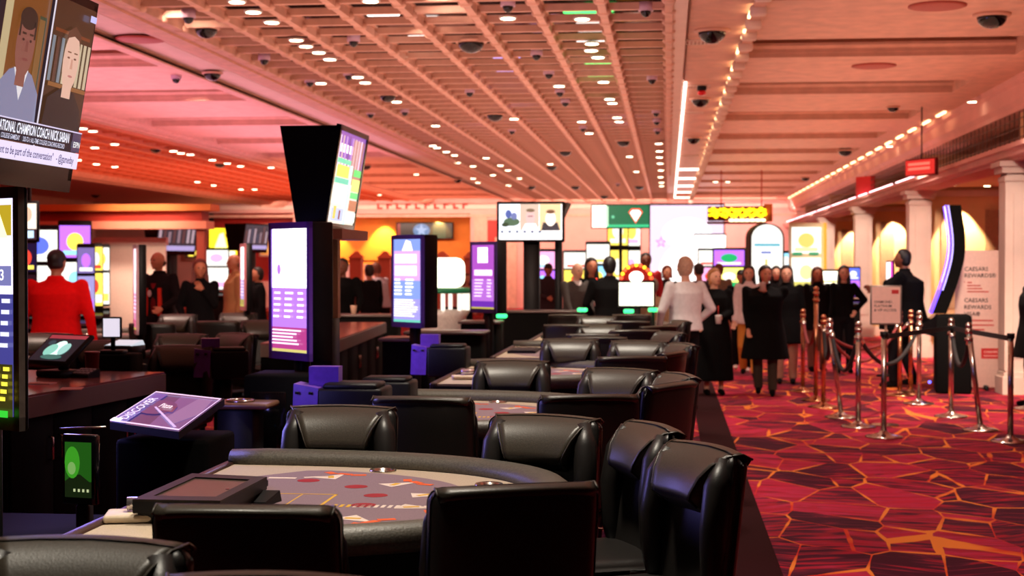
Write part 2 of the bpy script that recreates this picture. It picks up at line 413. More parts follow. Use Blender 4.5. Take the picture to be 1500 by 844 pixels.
# coffers either side
def coffers(x0, x1, ya, yb, pitch=3.75, phase=13.6):
    struct('ceiling_strip', M().bx(x0, x1, ya, yb, 4.80, 4.88), PINKC, ce)
    y = phase-3*pitch; k = 0; first = None
    while y < yb:
        if y > ya-3:
            if first is None:
                q = M()
                q.extr([(0, 4.0), (0, 4.05), (-.03, 4.05), (-.03, 4.09), (-.09, 4.12), (-.09, 4.15), (.30, 4.16), (.30, 4.80), (2.06, 4.80), (2.06, 4.16), (2.45, 4.15), (2.45, 4.12), (2.36, 4.05), (2.36, 4.0)], x0, x1)
                first = struct('coffer_beam', q, PINKC, ce); first.location.y = y
            else:
                o = first.copy(); COL.objects.link(o); o.location.y = y
        y += pitch
coffers(.86, 3.86, 6, 56)
coffers(-8.75, -5.86, 8, 54)
q = M(); q.bx(3.86, 4.36, 3, 56, 4.0, 4.42); struct('ceiling_strip', q, PINKC, ce)
q = M(); q.extr([(4.30, 4.42), (4.30, 3.93), (4.36, 3.90), (4.36, 3.72), (4.42, 3.66), (4.42, 3.60), (4.9, 3.60), (4.9, 4.42)], 3, 56, 'y'); struct('ceiling_beam', q, PINKW, ce)
# light strips in the coves
GOLD = glow('cove_lamp', (1, .62, .30), 5.0)
WARM = glow('cove_lamp_warm', (1, .72, .62), 5.0)
led = None
def rep(o, n, fn):
    for j in range(1, n):
        c = o.copy(); COL.objects.link(c); c.location = fn(j)
cl = struct('cove_lamp', M().bx(-.012, .012, -.26, .26, -.012, .012), GOLD, ce); cl.location = (.745, 14.0, 3.96); rep(cl, 32, lambda j: (.745, 14.0+.75*1*j*1.7, 3.96))
cl2 = struct('cove_lamp', M().bx(-.018, .018, -.5, .5, -.012, .012), WARM, ce); cl2.location = (.215, 20, 3.985); rep(cl2, 34, lambda j: (.215, 20+1.0*j, 3.985))
cl3 = struct('cove_lamp', M().bx(-.02, .02, -.35, .35, -.012, .012), GOLD, ce); cl3.location = (4.22, 24, 3.985); rep(cl3, 22, lambda j: (4.22, 24+1.4*j, 3.985))
cl4 = struct('cove_lamp', M().bx(-.26, .26, -.22, .22, -.01, .01), WARM, ce); cl4.location = (.48, 37.4, 3.99); rep(cl4, 5, lambda j: (.48, 37.4+3.95*j, 3.99))
# other lattice ceiling, over the far side of the hall
gl = M()
for k in range(9): gl.bx(-9.4-.62*k-.04, -9.4-.62*k+.04, 12, 54, 3.93, 4.02)
gl.build('grille_bar', mat('orange_wood', (.75, .22, .10), .6), ce, kind='stuff')
sl = None
for j in range(60):
    if sl is None: sl = struct('grille_slat', M().bx(-14.4, -9.4, -.03, .03, 3.965, 4.02), MATS['orange_wood'], ce); sl.location.y = 12.5
    else: o = sl.copy(); COL.objects.link(o); o.location.y = 12.5+.7*j
struct('ceiling_strip', M().bx(-14.4, -9.4, 12, 54, 4.3, 4.35), mat('deep_red', (.6, .07, .04), .7), ce)
beam('ceiling_beam', -9.4, -8.75, 3.95, PINKC)
beam('ceiling_beam', -15.2, -14.4, 3.8, PINKC)
struct('ceiling_strip', M().bx(-21, -15.2, 3, 56, 3.95, 4.4), mat('red_soffit', (.75, .22, .2), .7), ce)
# ------------------------------------------------------------------ far wall (y = 56) and what is built into it
YF = 56.0
w = M()
w.bx(-22, -17.6, YF, YF+.3, 0, 4.5); w.bx(-17.6, -14.2, YF, YF+.3, 3.6, 4.5)
w.bx(-14.2, -13.8, YF, YF+.3, 0, 4.5)
w.bx(-13.8, -7.4, YF, YF+.3, 3.55, 4.5); w.bx(-7.4, 8, YF, YF+.3, 0, 4.5)
w.bx(-17.6, -14.2, YF, YF+.3, 0, 1.0)
wf = struct('wall_far', w, PINKW)
struct('cornice', M().bx(-22, 8, YF-.25, YF, 3.72, 3.88), CREAM, wf)
struct('cornice', M().bx(-22, 8, YF-.12, YF, 3.42, 3.52), PINKC, wf)
al = M(); al.bx(-13.8, -7.4, YF+1.8, YF+2, 0, 3.9); al.bx(-14, -13.8, YF+.3, YF+2, 0, 3.9); al.bx(-7.4, -7.2, YF+.3, YF+2, 0, 3.9); al.bx(-13.8, -7.4, YF+.3, YF+2, 3.55, 3.7)
struct('alcove', al, ORANGE, wf)
al = M(); al.bx(-17.6, -14.2, YF+1, YF+1.2, 0, 3.9); struct('doorway', al, REDP, wf)
for x in (-7.0, -5.9, -12.9): struct('pilaster', M().bx(x-.25, x+.25, YF-.08, YF, 0, 3.42), PINKC, wf)
struct('red_panel', M().bx(-6.75, -6.15, YF-.05, YF, 1.0, 3.3), REDP, wf)
# raised letters on the fascia over the alcove, too far to be read
lt = M()
for k in range(10): x = -10.9+.36*k; lt.bx(x, x+.07, YF-.29, YF-.25, 3.72, 3.92); lt.bx(x, x+.2, YF-.29, YF-.25, 3.85 if k % 2 else 3.72, 3.92 if k % 2 else 3.78)
lt.build('fascia_letters', P3(190, 60, 50), wf, kind='stuff')
# ------------------------------------------------------------------ left and right walls
struct('wall_left', M().bx(-22.2, -22, -2, 60, 0, 4.6), PINKW)
# ------------------------------------------------------------------ bays on the right: column, cross wall, entablature
BY = [19.7, 27.3, 35.0, 42.8, 50.4]
XR = 4.42
wr = M(); wr.bx(9.5, 9.7, 3, 60, 0, 4.6)
wrt = struct('wall_right', wr, WALLC)
for k, y in enumerate(BY):
    q = M()
    q.bx(XR+.1, 9.5, y+.15, y+.32, 0, 3.6)
    cw = struct('bay_wall', q, WALLC, wrt)
    # mouldings on the bay wall
    q = M(); q.bx(XR+.1, 9.5, y+.10, y+.15, .66, .74); q.bx(XR+.1, 9.5, y+.09, y+.15, 0, .22); q.bx(XR+.1, 9.5, y+.10, y+.15, 2.86, 2.96)
    struct('moulding', q, CREAM, wrt)
    if k:
        for x in (XR+.42, XR+1.18):
            q = M(); q.bx(x, x+.30, y+.12, y+.15, .86, 2.62); struct('wall_panel', q, mat('tan_panel', (.42, .25, .15), .7), wrt)
# wall to the right of the first column: stone slabs
for zz in range(6):
    for xx in range(4):
        x = XR+.5+1.15*xx; z = .62*zz
        M().bx(x+.004, x+1.146, BY[0]+.10, BY[0]+.16, z+.004, min(z+.616, 3.55)).build('stone_slab', mat('stone', (.62, .42, .30), .55, scale=6, var=.2), wrt)
# columns
for k, y in enumerate(BY):
    q = M(); s = .17
    q.bx(XR-s, XR+s, y-s, y+s, 0, 2.80)
    for dx in (-1, 1): q.bx(XR+dx*s-.02, XR+dx*s+.02, y-s-.015, y+s+.015, .3, 2.7)
    q.bx(XR-s-.05, XR+s+.05, y-s-.05, y+s+.05, 0, .22); q.bx(XR-s-.03, XR+s+.03, y-s-.03, y+s+.03, .22, .28)
    q.bx(XR-s-.03, XR+s+.03, y-s-.03, y+s+.03, 2.70, 2.76); q.bx(XR-s-.07, XR+s+.07, y-s-.07, y+s+.07, 2.80, 2.88); q.bx(XR-s-.11, XR+s+.11, y-s-.11, y+s+.11, 2.88, 2.95)
    q.bx(XR-.09, XR+.09, y-s-.03, y-s-.0, .5, 2.55)
    struct('column', q, CREAM, wrt)
q = M(); q.extr([(XR-.18, 3.08), (XR-.18, 3.0), (XR-.12, 2.97), (XR-.12, 2.95), (XR+.3, 2.95), (XR+.3, 3.14), (XR-.24, 3.14), (XR-.24, 3.08)], 12, 56, 'y')
en = struct('entablature', q, PINKW, wrt)
struct('soffit', M().bx(XR+.3, 9.5, 12, 56, 3.02, 3.12), WALLC, wrt)
rl = struct('cove_lamp', M().bx(-.012, .012, -1.6, 1.6, -.015, .015), glow('cove_lamp_pink', (1, .55, .62), 5), wrt); rl.location = (XR-.20, 27, 3.16); rep(rl, 8, lambda j: (XR-.20, 27+3.7*j, 3.16))
# wire mesh above the entablature
gm = M()
for j in range(150): y = 13+.28*j; gm.bx(XR+.02, XR+.03, y, y+.012, 3.14, 3.62)
for z in (3.26, 3.38, 3.50): gm.bx(XR+.02, XR+.03, 13, 56, z, z+.01)
gm.build('wire_mesh', mat('bronze_wire', (.12, .05, .03), .4, .6), wrt, kind='stuff')
struct('wall_upper', M().bx(6.2, 6.3, 12, 56, 3.12, 4.4), mat('brown_upper', (.55, .22, .12), .7), wrt)
# ------------------------------------------------------------------ casino chair
def make_chair():
    t = thing('gaming_chair', '', 'chair', (0, 0, 0))
    # local: sitter faces +y, back stands at y about -0.2; top at z 1.10
    def bend(p):
        x = p.x/.22
        return Vector((p.x, p.y+.035*x*x, p.z+(-.012*x*x if p.z > 0 else 0)))
    m = M()
    m.T = Matrix.Translation((0, -.215, .85)) @ Matrix.Rotation(R(7), 4, 'X')
    m.rbox((0, 0, 0), (.44, .075, .50), .034, 4, fn=bend, cuts=3)
    m.build('backrest', LEATHD, t)
    m = M(); m.T = Matrix.Translation((0, -.215, .85)) @ Matrix.Rotation(R(7), 4, 'X')
    # side bolsters, swelling at the top
    for s in (-1, 1):
        m2 = M(); m2.T = m.T
        m2.tube([(s*.175, .030, -.24), (s*.185, .062, -.12), (s*.188, .078, .02), (s*.180, .072, .14), (s*.165, .048, .22)], [.022, .036, .042, .044, .030], 10)
        m2.build('bolster', LEATHD, t)
    # head pad: trapezium, rolled over the top edge
    vs = []; fs = []; nx, nz = 12, 12
    PR = [(.122, .070), (.120, .115), (.104, .165), (.074, .208), (.030, .242), (-.012, .256), (-.046, .246)]
    def prof(f):
        q = f*(len(PR)-1); i = min(int(q), len(PR)-2); w = q-i; return PR[i][0]*(1-w)+PR[i+1][0]*w, PR[i][1]*(1-w)+PR[i+1][1]*w
    for j in range(nz+1):
        f = j/nz
        hw = .105+.103*min(1, f*1.25)**1.2
        for i in range(nx+1):
            a = -1+2*i/nx
            yy, z = prof(f)
        for i in range(nx+1):
            a = -1+2*i/nx
            y = yy+.036*(a*hw/.22)**2
            z_ = z-.012*a*a*f
            if j == 0: y -= .035
            vs.append((a*hw, y, z_))
    n1 = nx+1
    for j in range(nz):
        for i in range(nx): fs.append((j*n1+i, (j+1)*n1+i, (j+1)*n1+i+1, j*n1+i+1))
    nb = len(vs)
    for j in range(nz+1):
        for i in range(nx+1):
            x, y, z = vs[j*n1+i]; vs.append((x*.96, y*.5, min(z-.02, .22)))
    for j in range(nz):
        fs.append((j*n1, nb+j*n1, nb+(j+1)*n1, (j+1)*n1)); fs.append((j*n1+nx, (j+1)*n1+nx, nb+(j+1)*n1+nx, nb+j*n1+nx))
    for i in range(nx): fs.append((i, i+1, nb+i+1, nb+i)); fs.append((nz*n1+i, nb+nz*n1+i, nb+nz*n1+i+1, nz*n1+i+1))
    m.add(vs, fs, True); m.build('head_pad', LEATHER, t)
    # piping along the pad's slanted edges
    for s in (0, nx):
        pm = M(); pm.T = m.T; pm.tube([(vs[j*n1+s][0], vs[j*n1+s][1]-.002, vs[j*n1+s][2]) for j in range(nz+1)], .0035, 5)
        pm.build('piping', LEATHER, t)
    M().rbox((0, .02, .635), (.45, .44, .10), .04, 3, cuts=2).build('seat', LEATHD, t)
    M().rbox((0, .01, .575), (.36, .36, .04), .01, 1).build('seat_frame', BLACK, t)
    for sx in (-1, 1):
        for sy in (-1, 1):
            M().tube([(sx*.15, sy*.15, .57), (sx*.19, sy*.20, 0.0)], [.018, .013], 6).build('leg', BLACK, t)
    M().tube([(-.172, .178, .25), (.172, .178, .25), (.172, -.178, .25), (-.172, -.178, .25)], .010, 6, closed=True).build('footrest', CHROME, t)
    return t
chair0 = make_chair(); used = [False]
def chair(u, v, rz, label, group, x=None, y=None):
    """back top seen at pixel (u,v); rz 0 = sitter faces away from the camera"""
    if x is None:
        p = AZ(u, v, 1.095)
        # the back stands 0.2 m behind the chair's centre
        x = p.x+sin(-R(rz))*.235*1; y = p.y+cos(R(rz))*.235
    if not used[0]:
        used[0] = True; o = chair0; o.location = (x, y, 0); o.rotation_euler = (0, 0, R(rz)); o['label'] = label; o['group'] = group; return o
    return dup(chair0, (x, y, 0), R(rz), label, group)
g1 = 'black leather chairs round the gaming tables'
# rz: 0 faces away (we see the back's rear), 180 faces the camera, 90 faces left (-x)
C = [
 (135, 792, 176, 'black leather chair cropped by the bottom corner, its head pad facing us'),
 (412, 846, 178, 'black leather chair of which only the top edge shows between two others'),
 (358, 742, 2, 'black leather chair seen from behind, drawn up to the front table beside the lid box'),
 (757, 712, 22, 'black leather chair seen from behind, turned, at the rounded end of the front table'),
 (1040, 655, 118, 'black leather chair with blue and violet sheen beside the dark carpet border'),
 (962, 624, 112, 'black leather chair with violet sheen, next in from the carpet border chair'),
 (803, 610, 160, 'black leather chair facing us at the far rounded end of the front table'),
 (503, 596, 178, 'black leather chair with wide pad facing us behind the front table'),
 (617, 582, -4, 'black leather chair seen from behind, back to back with the wide pad chair'),
 (864, 579, 12, 'black leather chair seen from behind at the rounded end of the second table'),
 (985, 562, 60, 'black leather chair with pink lit edge, second table, seen from its side'),
 (1000, 549, 110, 'black leather chair behind the pink edged chair at the second table'),
 (912, 541, 155, 'black leather chair with curved pad at the far end of the second table'),
 (752, 529, 176, 'black leather chair facing us behind the second table beside its felt'),
 (926, 523, 14, 'black leather chair seen from behind at the third table rounded end'),
 (988, 516, 70, 'black leather chair at the third table seen from the side, by the aisle'),
 (1004, 504, 112, 'black leather chair facing the third table, close to the woman in black'),
 (937, 500, 168, 'black leather chair with light grey sheen on its pad behind the third table'),
 (836, 497, 180, 'black leather chair with pale sheen facing us, behind the third table centre'),
 (878, 494, -3, 'black leather chair seen from behind, half hidden by a pale pad, third table'),
 (868, 490, 2, 'black leather chair back rim showing above the fourth table chairs'),
 (985, 487, 120, 'black leather chair with rounded pad facing the fourth table by the aisle'),
 (930, 484, 10, 'black leather chair seen from behind at the fourth table end'),
 (878, 476, 180, 'black leather chair with small pale pad facing us, fourth table'),
 (965, 478, 40, 'black leather chair turned sideways at the fourth table, near the white sweater'),
 (830, 476, 0, 'black leather chair seen from behind at the fifth table, dealer end'),
 (920, 471, 0, 'black leather chair seen from behind at the fifth table, aisle end'),
 (1000, 470, 110, 'black leather chair with pale curved top beside the sweater man'),
 (874, 464, 180, 'black leather chair with small grey pad facing us, fifth table'),
 (925, 461, 0, 'black leather chair seen from behind at the last table of the row'),
 (832, 461, 2, 'black leather chair seen from behind at the last table, by the green lights'),
]
for (u, v, rz, lab) in C: chair(u, v, rz, lab, g1)
g2 = 'black leather chairs of the second row of tables'
for (u, v, rz, lab) in [
 (70, 489, 178, 'leather chair with wide grey pad below the red jacket'),
 (262, 461, 176, 'leather chair with square grey pad below the man with the badge'),
 (222, 474, 5, 'leather chair seen from behind by the thin display'),
 (318, 471, -5, 'leather chair seen from behind below the long haired woman'),
 (350, 459, 178, 'leather chair with wide grey pad below the tan coat'),
 (268, 490, 180, 'leather chair pad showing low between two dark chair backs'),
 (270, 507, 180, 'leather chair with long low grey pad behind the dark counter'),
 (350, 489, 150, 'leather chair with violet side beside the purple stand'),
 (150, 500, 180, 'leather chair pad under the white screen'),
 (385, 470, 180, 'leather chair with pale pad behind the tall purple display'),
]: chair(u, v, rz, lab, g2)
# ------------------------------------------------------------------ gaming tables
def dshape(a, b, n=28, x0=0):
    """half round outline: x0 straight side, depth a, half length b, from -y to +y"""
    pts = []
    for i in range(n+1):
        t = -pi/2+pi*i/n; c, s = cos(t), sin(t)
        pts.append((x0+a*abs(c)**.75, b*abs(s)**.85*(1 if s > 0 else -1)))
    return pts
TH = .89
def make_table():
    t = thing('gaming_table', '', 'table', (0, 0, 0))
    o = dshape(1.30, .86, 36)
    m = M(); m.prism(o, TH-.13, TH-.012); m.build('table_body', BLACK, t)
    inner = dshape(1.25, .83, 36)
    m = M(); m.prism(inner, TH-.012, TH); m.build('track', TRACK, t)
    fe = [(.20, -.50), (.34, -.66)]+[(x, y) for x, y in dshape(1.02, .70, 30) if x > .38]+[(.34, .66), (.20, .50), (.12, .30), (.10, 0), (.12, -.30)]
    m = M(); m.prism(fe, TH, TH+.0015); m.build('playing_felt', FELT, t)
    # padded rail along the players' side
    path = [(x, y, TH+.012) for x, y in [p for p in dshape(1.30, .86, 60) if p[1] > 0 or p[0] > .34]+[(.0, .86)]]
    path = [path[0]]+[p for p in path[1:-1]]+[path[-1]]
    n = len(path); m = M(); m.tube(path, [.03, .055]+[.062]*(n-4)+[.055, .03], 12, flat=.72); m.build('rail', RAILM, t)
    m = M(); m.rbox((.0, 0, TH-.02), (.05, 1.70, .06), .015, 2); m.build('dealer_edge', DARKW, t)
    for y, x in ((-.68, .60), (-.36, 1.03), (.0, 1.12), (.36, 1.03), (.68, .60), (.70, .25), (-.70, .25)):
        if abs(y) == .70: continue
        m = M(); m.lathe((x+.02, y, TH), [(.034, -.02), (.034, .006), (.047, .009), (.050, .004), (.050, 0)], 18); m.build('cup_holder', CHROME, t)
    m = M(); m.bx(.06, .30, -.27, .27, TH, TH+.022); m.bx(.08, .28, -.25, .25, TH+.022, TH+.026); m.build('chip_tray', BLACK, t)
    for y in (-.42, .42): M().bx(.30, .80, y-.05, y+.05, .06, TH-.13).build('pedestal', BLACK, t)
    M().bx(.22, .95, -.55, .55, 0, .06).build('plinth', BLACK, t)
    return t
def marks(t, full):
    """printed betting spots"""
    red = M(); wh = M(); orr = M(); ye = M(); z = TH+.0016
    RED = P3(150, 22, 26, .8); OR = P3(225, 90, 30, .8); WH = P3(225, 205, 190, .8); YE = P3(215, 165, 45, .8)
    def disc(m, x, y, r, zz=z): m.prism([(x+r*cos(a*pi/8), y+r*sin(a*pi/8)) for a in range(16)], zz, zz+.0006)
    for k, a in enumerate((-68, -40, -13, 13, 40, 68)):
        a = R(a); c, s = cos(a), sin(a)
        disc(red, .22+.50*c, .44*s, .040)
        bx, by = .22+.68*c, .56*s
        wh.prism([(bx-.06*c-.045*s, by-.06*s+.045*c), (bx+.07*c, by+.07*s), (bx-.06*c+.045*s, by-.06*s-.045*c)], z, z+.0006)
        for q in range(3):
            ox, oy = bx+.06*(q-1)*s-.05*c*0+.035*c, by-.06*(q-1)*c+.035*s
            orr.box((ox+.03*c, oy+.03*s, z+.0004), (.055, .030, .0008), rz=a+1.57+.5*(q-1))
        ye.box((bx-.02*c, by-.02*s, z+.0009), (.05, .02, .0006), rz=a+.6)
    for k in range(16): (ye if k < 3 else wh).box((.62+.022*k, -.12, z+.0003), (.012, .05, .0006))
    for (x0, y0, x1, y1) in ((.36, -.20, .58, -.19), (.36, .10, .58, .11), (.36, -.19, .37, .11), (.57, -.19, .58, .11), (.46, -.19, .465, .11)): ye.bx(x0, x1, y0, y1, z, z+.0006)
    wh.box((.30, .46, z+.0003), (.10, .03, .0006)); wh.box((.42, .5, z+.0003), (.10, .02, .0006), rz=.4)
    red.build('printed_circle', RED, t, kind='stuff'); wh.build('printed_arrow', WH, t, kind='stuff'); orr.build('printed_bar', OR, t, kind='stuff'); ye.build('printed_line', YE, t, kind='stuff')
tab0 = make_table(); marks(tab0, True)
TX = [-1.66, -1.55, -1.48, -1.42, -1.36, -1.30]
TY = [4.74, 7.50, 10.25, 12.95, 15.6, 18.2]
TL = ['front gaming table with printed mauve felt and a black lid box', 'second gaming table of the row, its red marked felt beyond the paired chairs',
      'third gaming table of the row, beside the second tall display', 'fourth gaming table of the row, pale rail between dark chair backs',
      'fifth gaming table of the row, mostly hidden by chair backs', 'last gaming table of the row, below the lit game screen']
tabs = []
for k in range(6):
    o = tab0 if k == 0 else dup(tab0)
    o.location = (TX[k], TY[k], 0); o['label'] = TL[k]; o['group'] = 'half round gaming tables'; tabs.append(o)
LT = [(-5.1, 9.6, 'gaming table of the second row behind the touch monitor'), (-4.5, 11.9, 'gaming table of the second row below the man with the badge'), (-5.2, 15.3, 'gaming table of the second row below the long haired woman')]
for x, y, lab in LT:
    o = dup(tab0, (x, y, 0), pi, lab, 'half round gaming tables')
# things on the front table
c4 = [AZ(u, v, TH+.075) for u, v in ((194, 731), (323, 733), (391, 698), (281, 693))]
base = sum(c4, Vector())/4; base.z = TH+.003
t = thing('card_shuffler', 'black card shuffler with framed smoked lid on the front table', 'card shuffler', base)
def loc4(ps, b): return [p-b for p in ps]
m = M(); m.slab(loc4([Vector((p.x, p.y, TH+.068)) for p in c4], base), .035); m.build('case', BLACK, t)
def shrink(ps, k, z):
    c = sum(ps, Vector())/len(ps); return [Vector((c.x+(p.x-c.x)*k, c.y+(p.y-c.y)*k, z)) for p in ps]
m = M(); A, B = shrink(c4, 1, TH+.074), shrink(c4, .72, TH+.074)
for i in range(4):
    j = (i+1) % 4; m.slab(loc4([A[i], A[j], B[j], B[i]], base), .006)
m.build('lid_frame', mat('dark_bronze', (.016, .011, .008), .5, spec=.3), t)
m = M(); m.slab(loc4(shrink(c4, .73, TH+.0695), base), .001); m.build('lid_glass', mat('smoked_glass', (.05, .04, .03), .3, spec=.6), t)
m = M(); m.slab(loc4([Vector((p.x, p.y, TH+.035)) for p in shrink(c4, .93, 0)], base), .030); m.build('foot_base', BLACK, t)
m = M(); k_ = AZ(333, 717, TH+.076)-base; m.cyl(k_, .006, .002, 10); m.build('lid_button', GLOSS, t)
p = AZ(372, 728, TH+.02); t = thing('card_holder', 'low black wedge card holder beside the shuffler', 'card holder', (p.x-.03, p.y-.02, TH+.002))
m = M(); m.hexa([(-.09, -.05, 0), (.09, -.05, 0), (.11, .06, 0), (-.07, .06, 0)], [(-.085, -.045, .012), (.085, -.045, .012), (.105, .055, .035), (-.065, .055, .035)]); m.build('wedge', BLACK, t)
p = AZ(210, 752, TH+.02)
t = thing('chip_rack_cover', 'clear plastic cover over pale chips by the shuffler', 'chip rack', (p.x, p.y, TH+.002))
m = M(); m.rbox((0, 0, .012), (.22, .14, .022), .008, 2, rz=.25); m.build('chip_bed', mat('ivory', (.75, .6, .42), .5), t)
gl_ = bpy.data.materials.new('clear_plastic'); gl_.use_nodes = True; b_ = gl_.node_tree.nodes['Principled BSDF']; b_.inputs['Transmission Weight'].default_value = .85; b_.inputs['Roughness'].default_value = .05
n_ = gl_.node_tree.nodes.new('ShaderNodeTexNoise'); n_.inputs['Scale'].default_value = 20; MATS['clear_plastic'] = gl_
m = M(); m.tube([(-.05, .0, .045), (.05, .03, .045)], .020, 12); m.build('clear_tube', gl_, t)
m = M(); m.tube([(.045, .028, .045), (.06, .033, .045)], .023, 12); m.build('tube_collar', BLACK, t)
# same clear tube on the second and third tables
for k, lab in ((1, 'pale chip rack with clear tube on the second table'), (2, 'pale chip rack with clear tube on the third table by the purple stand')):
    dup(t, (TX[k]+.17, TY[k]-.62+.1*k, TH+.002), 0, lab)
# ------------------------------------------------------------------ displays on posts
def bars(p, w, h, cols, m, y0, y1, gap, th):
    y = y1
    while y > y0:
        for (a, b) in cols: p.lines(a*w, y, (b-a)*w, 1, gap, th, m, .35)
        y -= gap
def kiosk(x, y, label, frame, scr, zb=1.12, zt=1.895, w=.45, d=.14, rz=-45, style=0, post=True):
    t = thing('tall_display', label, 'display', (x, y, 0), R(rz), 'tall portrait displays on posts')
    h = zt-zb
    m = M(); m.rbox((0, d/2+.012, zb+h/2), (w, d, h), .008, 1); m.build('housing', BLACK, t)
    m = M(); f = .028
    m.bx(-w/2, w/2, -.01, .014, zt-f*1.3, zt); m.bx(-w/2, w/2, -.01, .014, zb, zb+f*1.6); m.bx(-w/2, -w/2+f, -.01, .014, zb, zt); m.bx(w/2-f, w/2, -.01, .014, zb, zt)
    m.build('bezel', frame, t)
    sw, sh = w-2*f, h-f*2.9
    p = Pict(sw, sh, scr[0])
    if style == 0:       # white upper part, violet paytable, pink small print
        p.rect(0, 0, sw, sh*.52, scr[1]); p.rect(0, 0, sw, sh*.20, scr[2]); p.rect(0, 0, sw, .016, G(235, 220, 130))
        p.rect(sw*.08, sh*.62, sw*.84, sh*.10, G(255, 245, 255, 2)); p.oval(sw*.2, sh*.67, .02, .03, scr[1])
        bars(p, sw, sh, ((.07, .26), (.38, .62), (.74, .92)), G(255, 235, 255, 2), sh*.24, sh*.47, .034, .012)
        bars(p, sw, sh, ((.05, .93),), G(255, 230, 255, 1.6), sh*.06, sh*.17, .019, .009)
    elif style == 1:
        p.rect(0, sh*.86, sw, sh*.14, scr[1]); p.poly([(sw*.3, sh*.86), (sw*.7, sh*.86), (sw*.62, sh*.97), (sw*.45, sh*.99)], G(255, 235, 225, 2))
        p.rect(0, 0, sw, sh*.50, scr[1]); p.rect(0, 0, sw, sh*.28, scr[2]); p.rect(0, 0, sw, .02, G(120, 225, 200))
        p.rect(sw*.05, sh*.56, sw*.8, sh*.12, G(240, 225, 255, 2)); p.rect(sw*.05, sh*.71, sw*.8, sh*.11, G(240, 225, 255, 2))
        bars(p, sw, sh, ((.05, .34), (.45, .75)), G(255, 250, 255, 2), sh*.30, sh*.50, .03, .015)
        bars(p, sw, sh, ((.05, .93),), G(255, 250, 255, 1.8), sh*.06, sh*.26, .019, .010)
    elif style == 2:
        p.rect(sw*.25, sh*.72, sw*.45, sh*.24, G(255, 245, 255, 2)); p.rect(sw*.1, sh*.52, sw*.8, sh*.09, G(255, 230, 255, 1.6))
        p.rect(0, 0, sw, sh*.46, scr[1]); bars(p, sw, sh, ((.12, .55), (.68, .9)), G(250, 225, 255, 1.4), sh*.16, sh*.44, .035, .015); p.rect(0, 0, sw, sh*.12, scr[2]); p.rect(0, 0, sw, .018, G(215, 195, 90))
    elif style == 3:     # blue paytable with yellow figures
        p.rect(0, 0, sw, sh*.56, scr[1]); p.rect(sw*.05, sh*.83, sw*.9, sh*.14, G(200, 170, 40)); p.poly([(sw*.5, sh*.82), (sw*.9, sh*.82), (sw*.75, sh*.97), (sw*.6, sh*.97)], G(255, 240, 170, 2))
        p.rect(sw*.05, sh*.60, sw*.9, sh*.09, G(130, 130, 190)); p.txt('3,863', sw*.55, sh*.625, .05, G(255, 255, 255, 1.5))
        bars(p, sw, sh, ((.04, .3), (.45, .7), (.82, .96)), G(225, 225, 255, 1.3), sh*.30, sh*.52, .036, .014)
        p.rect(0, 0, sw, sh*.24, G(60, 55, 20)); bars(p, sw, sh, ((.03, .14), (.2, .32), (.38, .5), (.56, .68), (.74, .84), (.88, .97)), G(255, 235, 70, 1.5), sh*.06, sh*.21, .024, .013); p.rect(0, 0, sw, .022, G(60, 220, 60))
    p.build('screen', t, (0, -.0005, zb+f*1.6))
    if post:
        M().rbox((0, d/2+.01, zb/2+.02), (.09, .07, zb), .01, 1).build('post', BLACK, t)
        M().rbox((0, d/2+.01, .02), (.40, .34, .04), .012, 1).build('foot_plate', BLACK, t)
    return t
VIO = P3(128, 82, 205, .35); LAV = P3(110, 95, 190, .35); DKV = P3(70, 50, 120, .35)
p = AY(425, 500, 8.45); kiosk(p.x, p.y, 'tall purple framed display with white paytable beside the flared monitor tower', VIO, (G(255, 250, 255, 3), G(195, 130, 255, 1.2), G(200, 70, 150)), 1.10, 1.89)
p = AY(597, 480, 12.4); kiosk(p.x, p.y, 'tall lavender framed display between the purple one and the centre TV', LAV, (G(215, 165, 240, 1.4), G(140, 165, 245, 1.2), G(170, 160, 240, 1.2)), style=1)
p = AY(708, 460, 16.2); kiosk(p.x, p.y, 'tall magenta display with white card picture, last of its row', DKV, (G(195, 90, 215), G(205, 120, 235), G(120, 50, 190)), style=2)
p = AY(-27, 600, 4.75); kiosk(p.x, p.y, 'tall display with blue and yellow figures cropped by the picture edge', mat('grey_metal', (.16, .14, .12), .4, .5), (G(225, 215, 250, 1.5), G(72, 70, 150), G(90, 90, 160)), style=3, w=.42, d=.02, rz=-29, zb=1.11, zt=1.90)
p = AY(199, 480, 13.5); kiosk(p.x, p.y, 'thin display seen almost edge on beside the man with the badge', P3(230, 190, 200), (G(250, 225, 240, 1.5), G(235, 150, 190), G(225, 110, 140)), style=2, rz=-66, zb=1.0, zt=1.83, w=.42, d=.07)
p = AY(356, 480, 16.5); kiosk(p.x, p.y, 'thin display seen almost edge on before the tan coat', P3(200, 120, 130), (G(255, 240, 235, 2), G(200, 180, 240), G(190, 170, 90)), style=2, rz=-66, zb=1.13, zt=1.88, w=.36, d=.07)
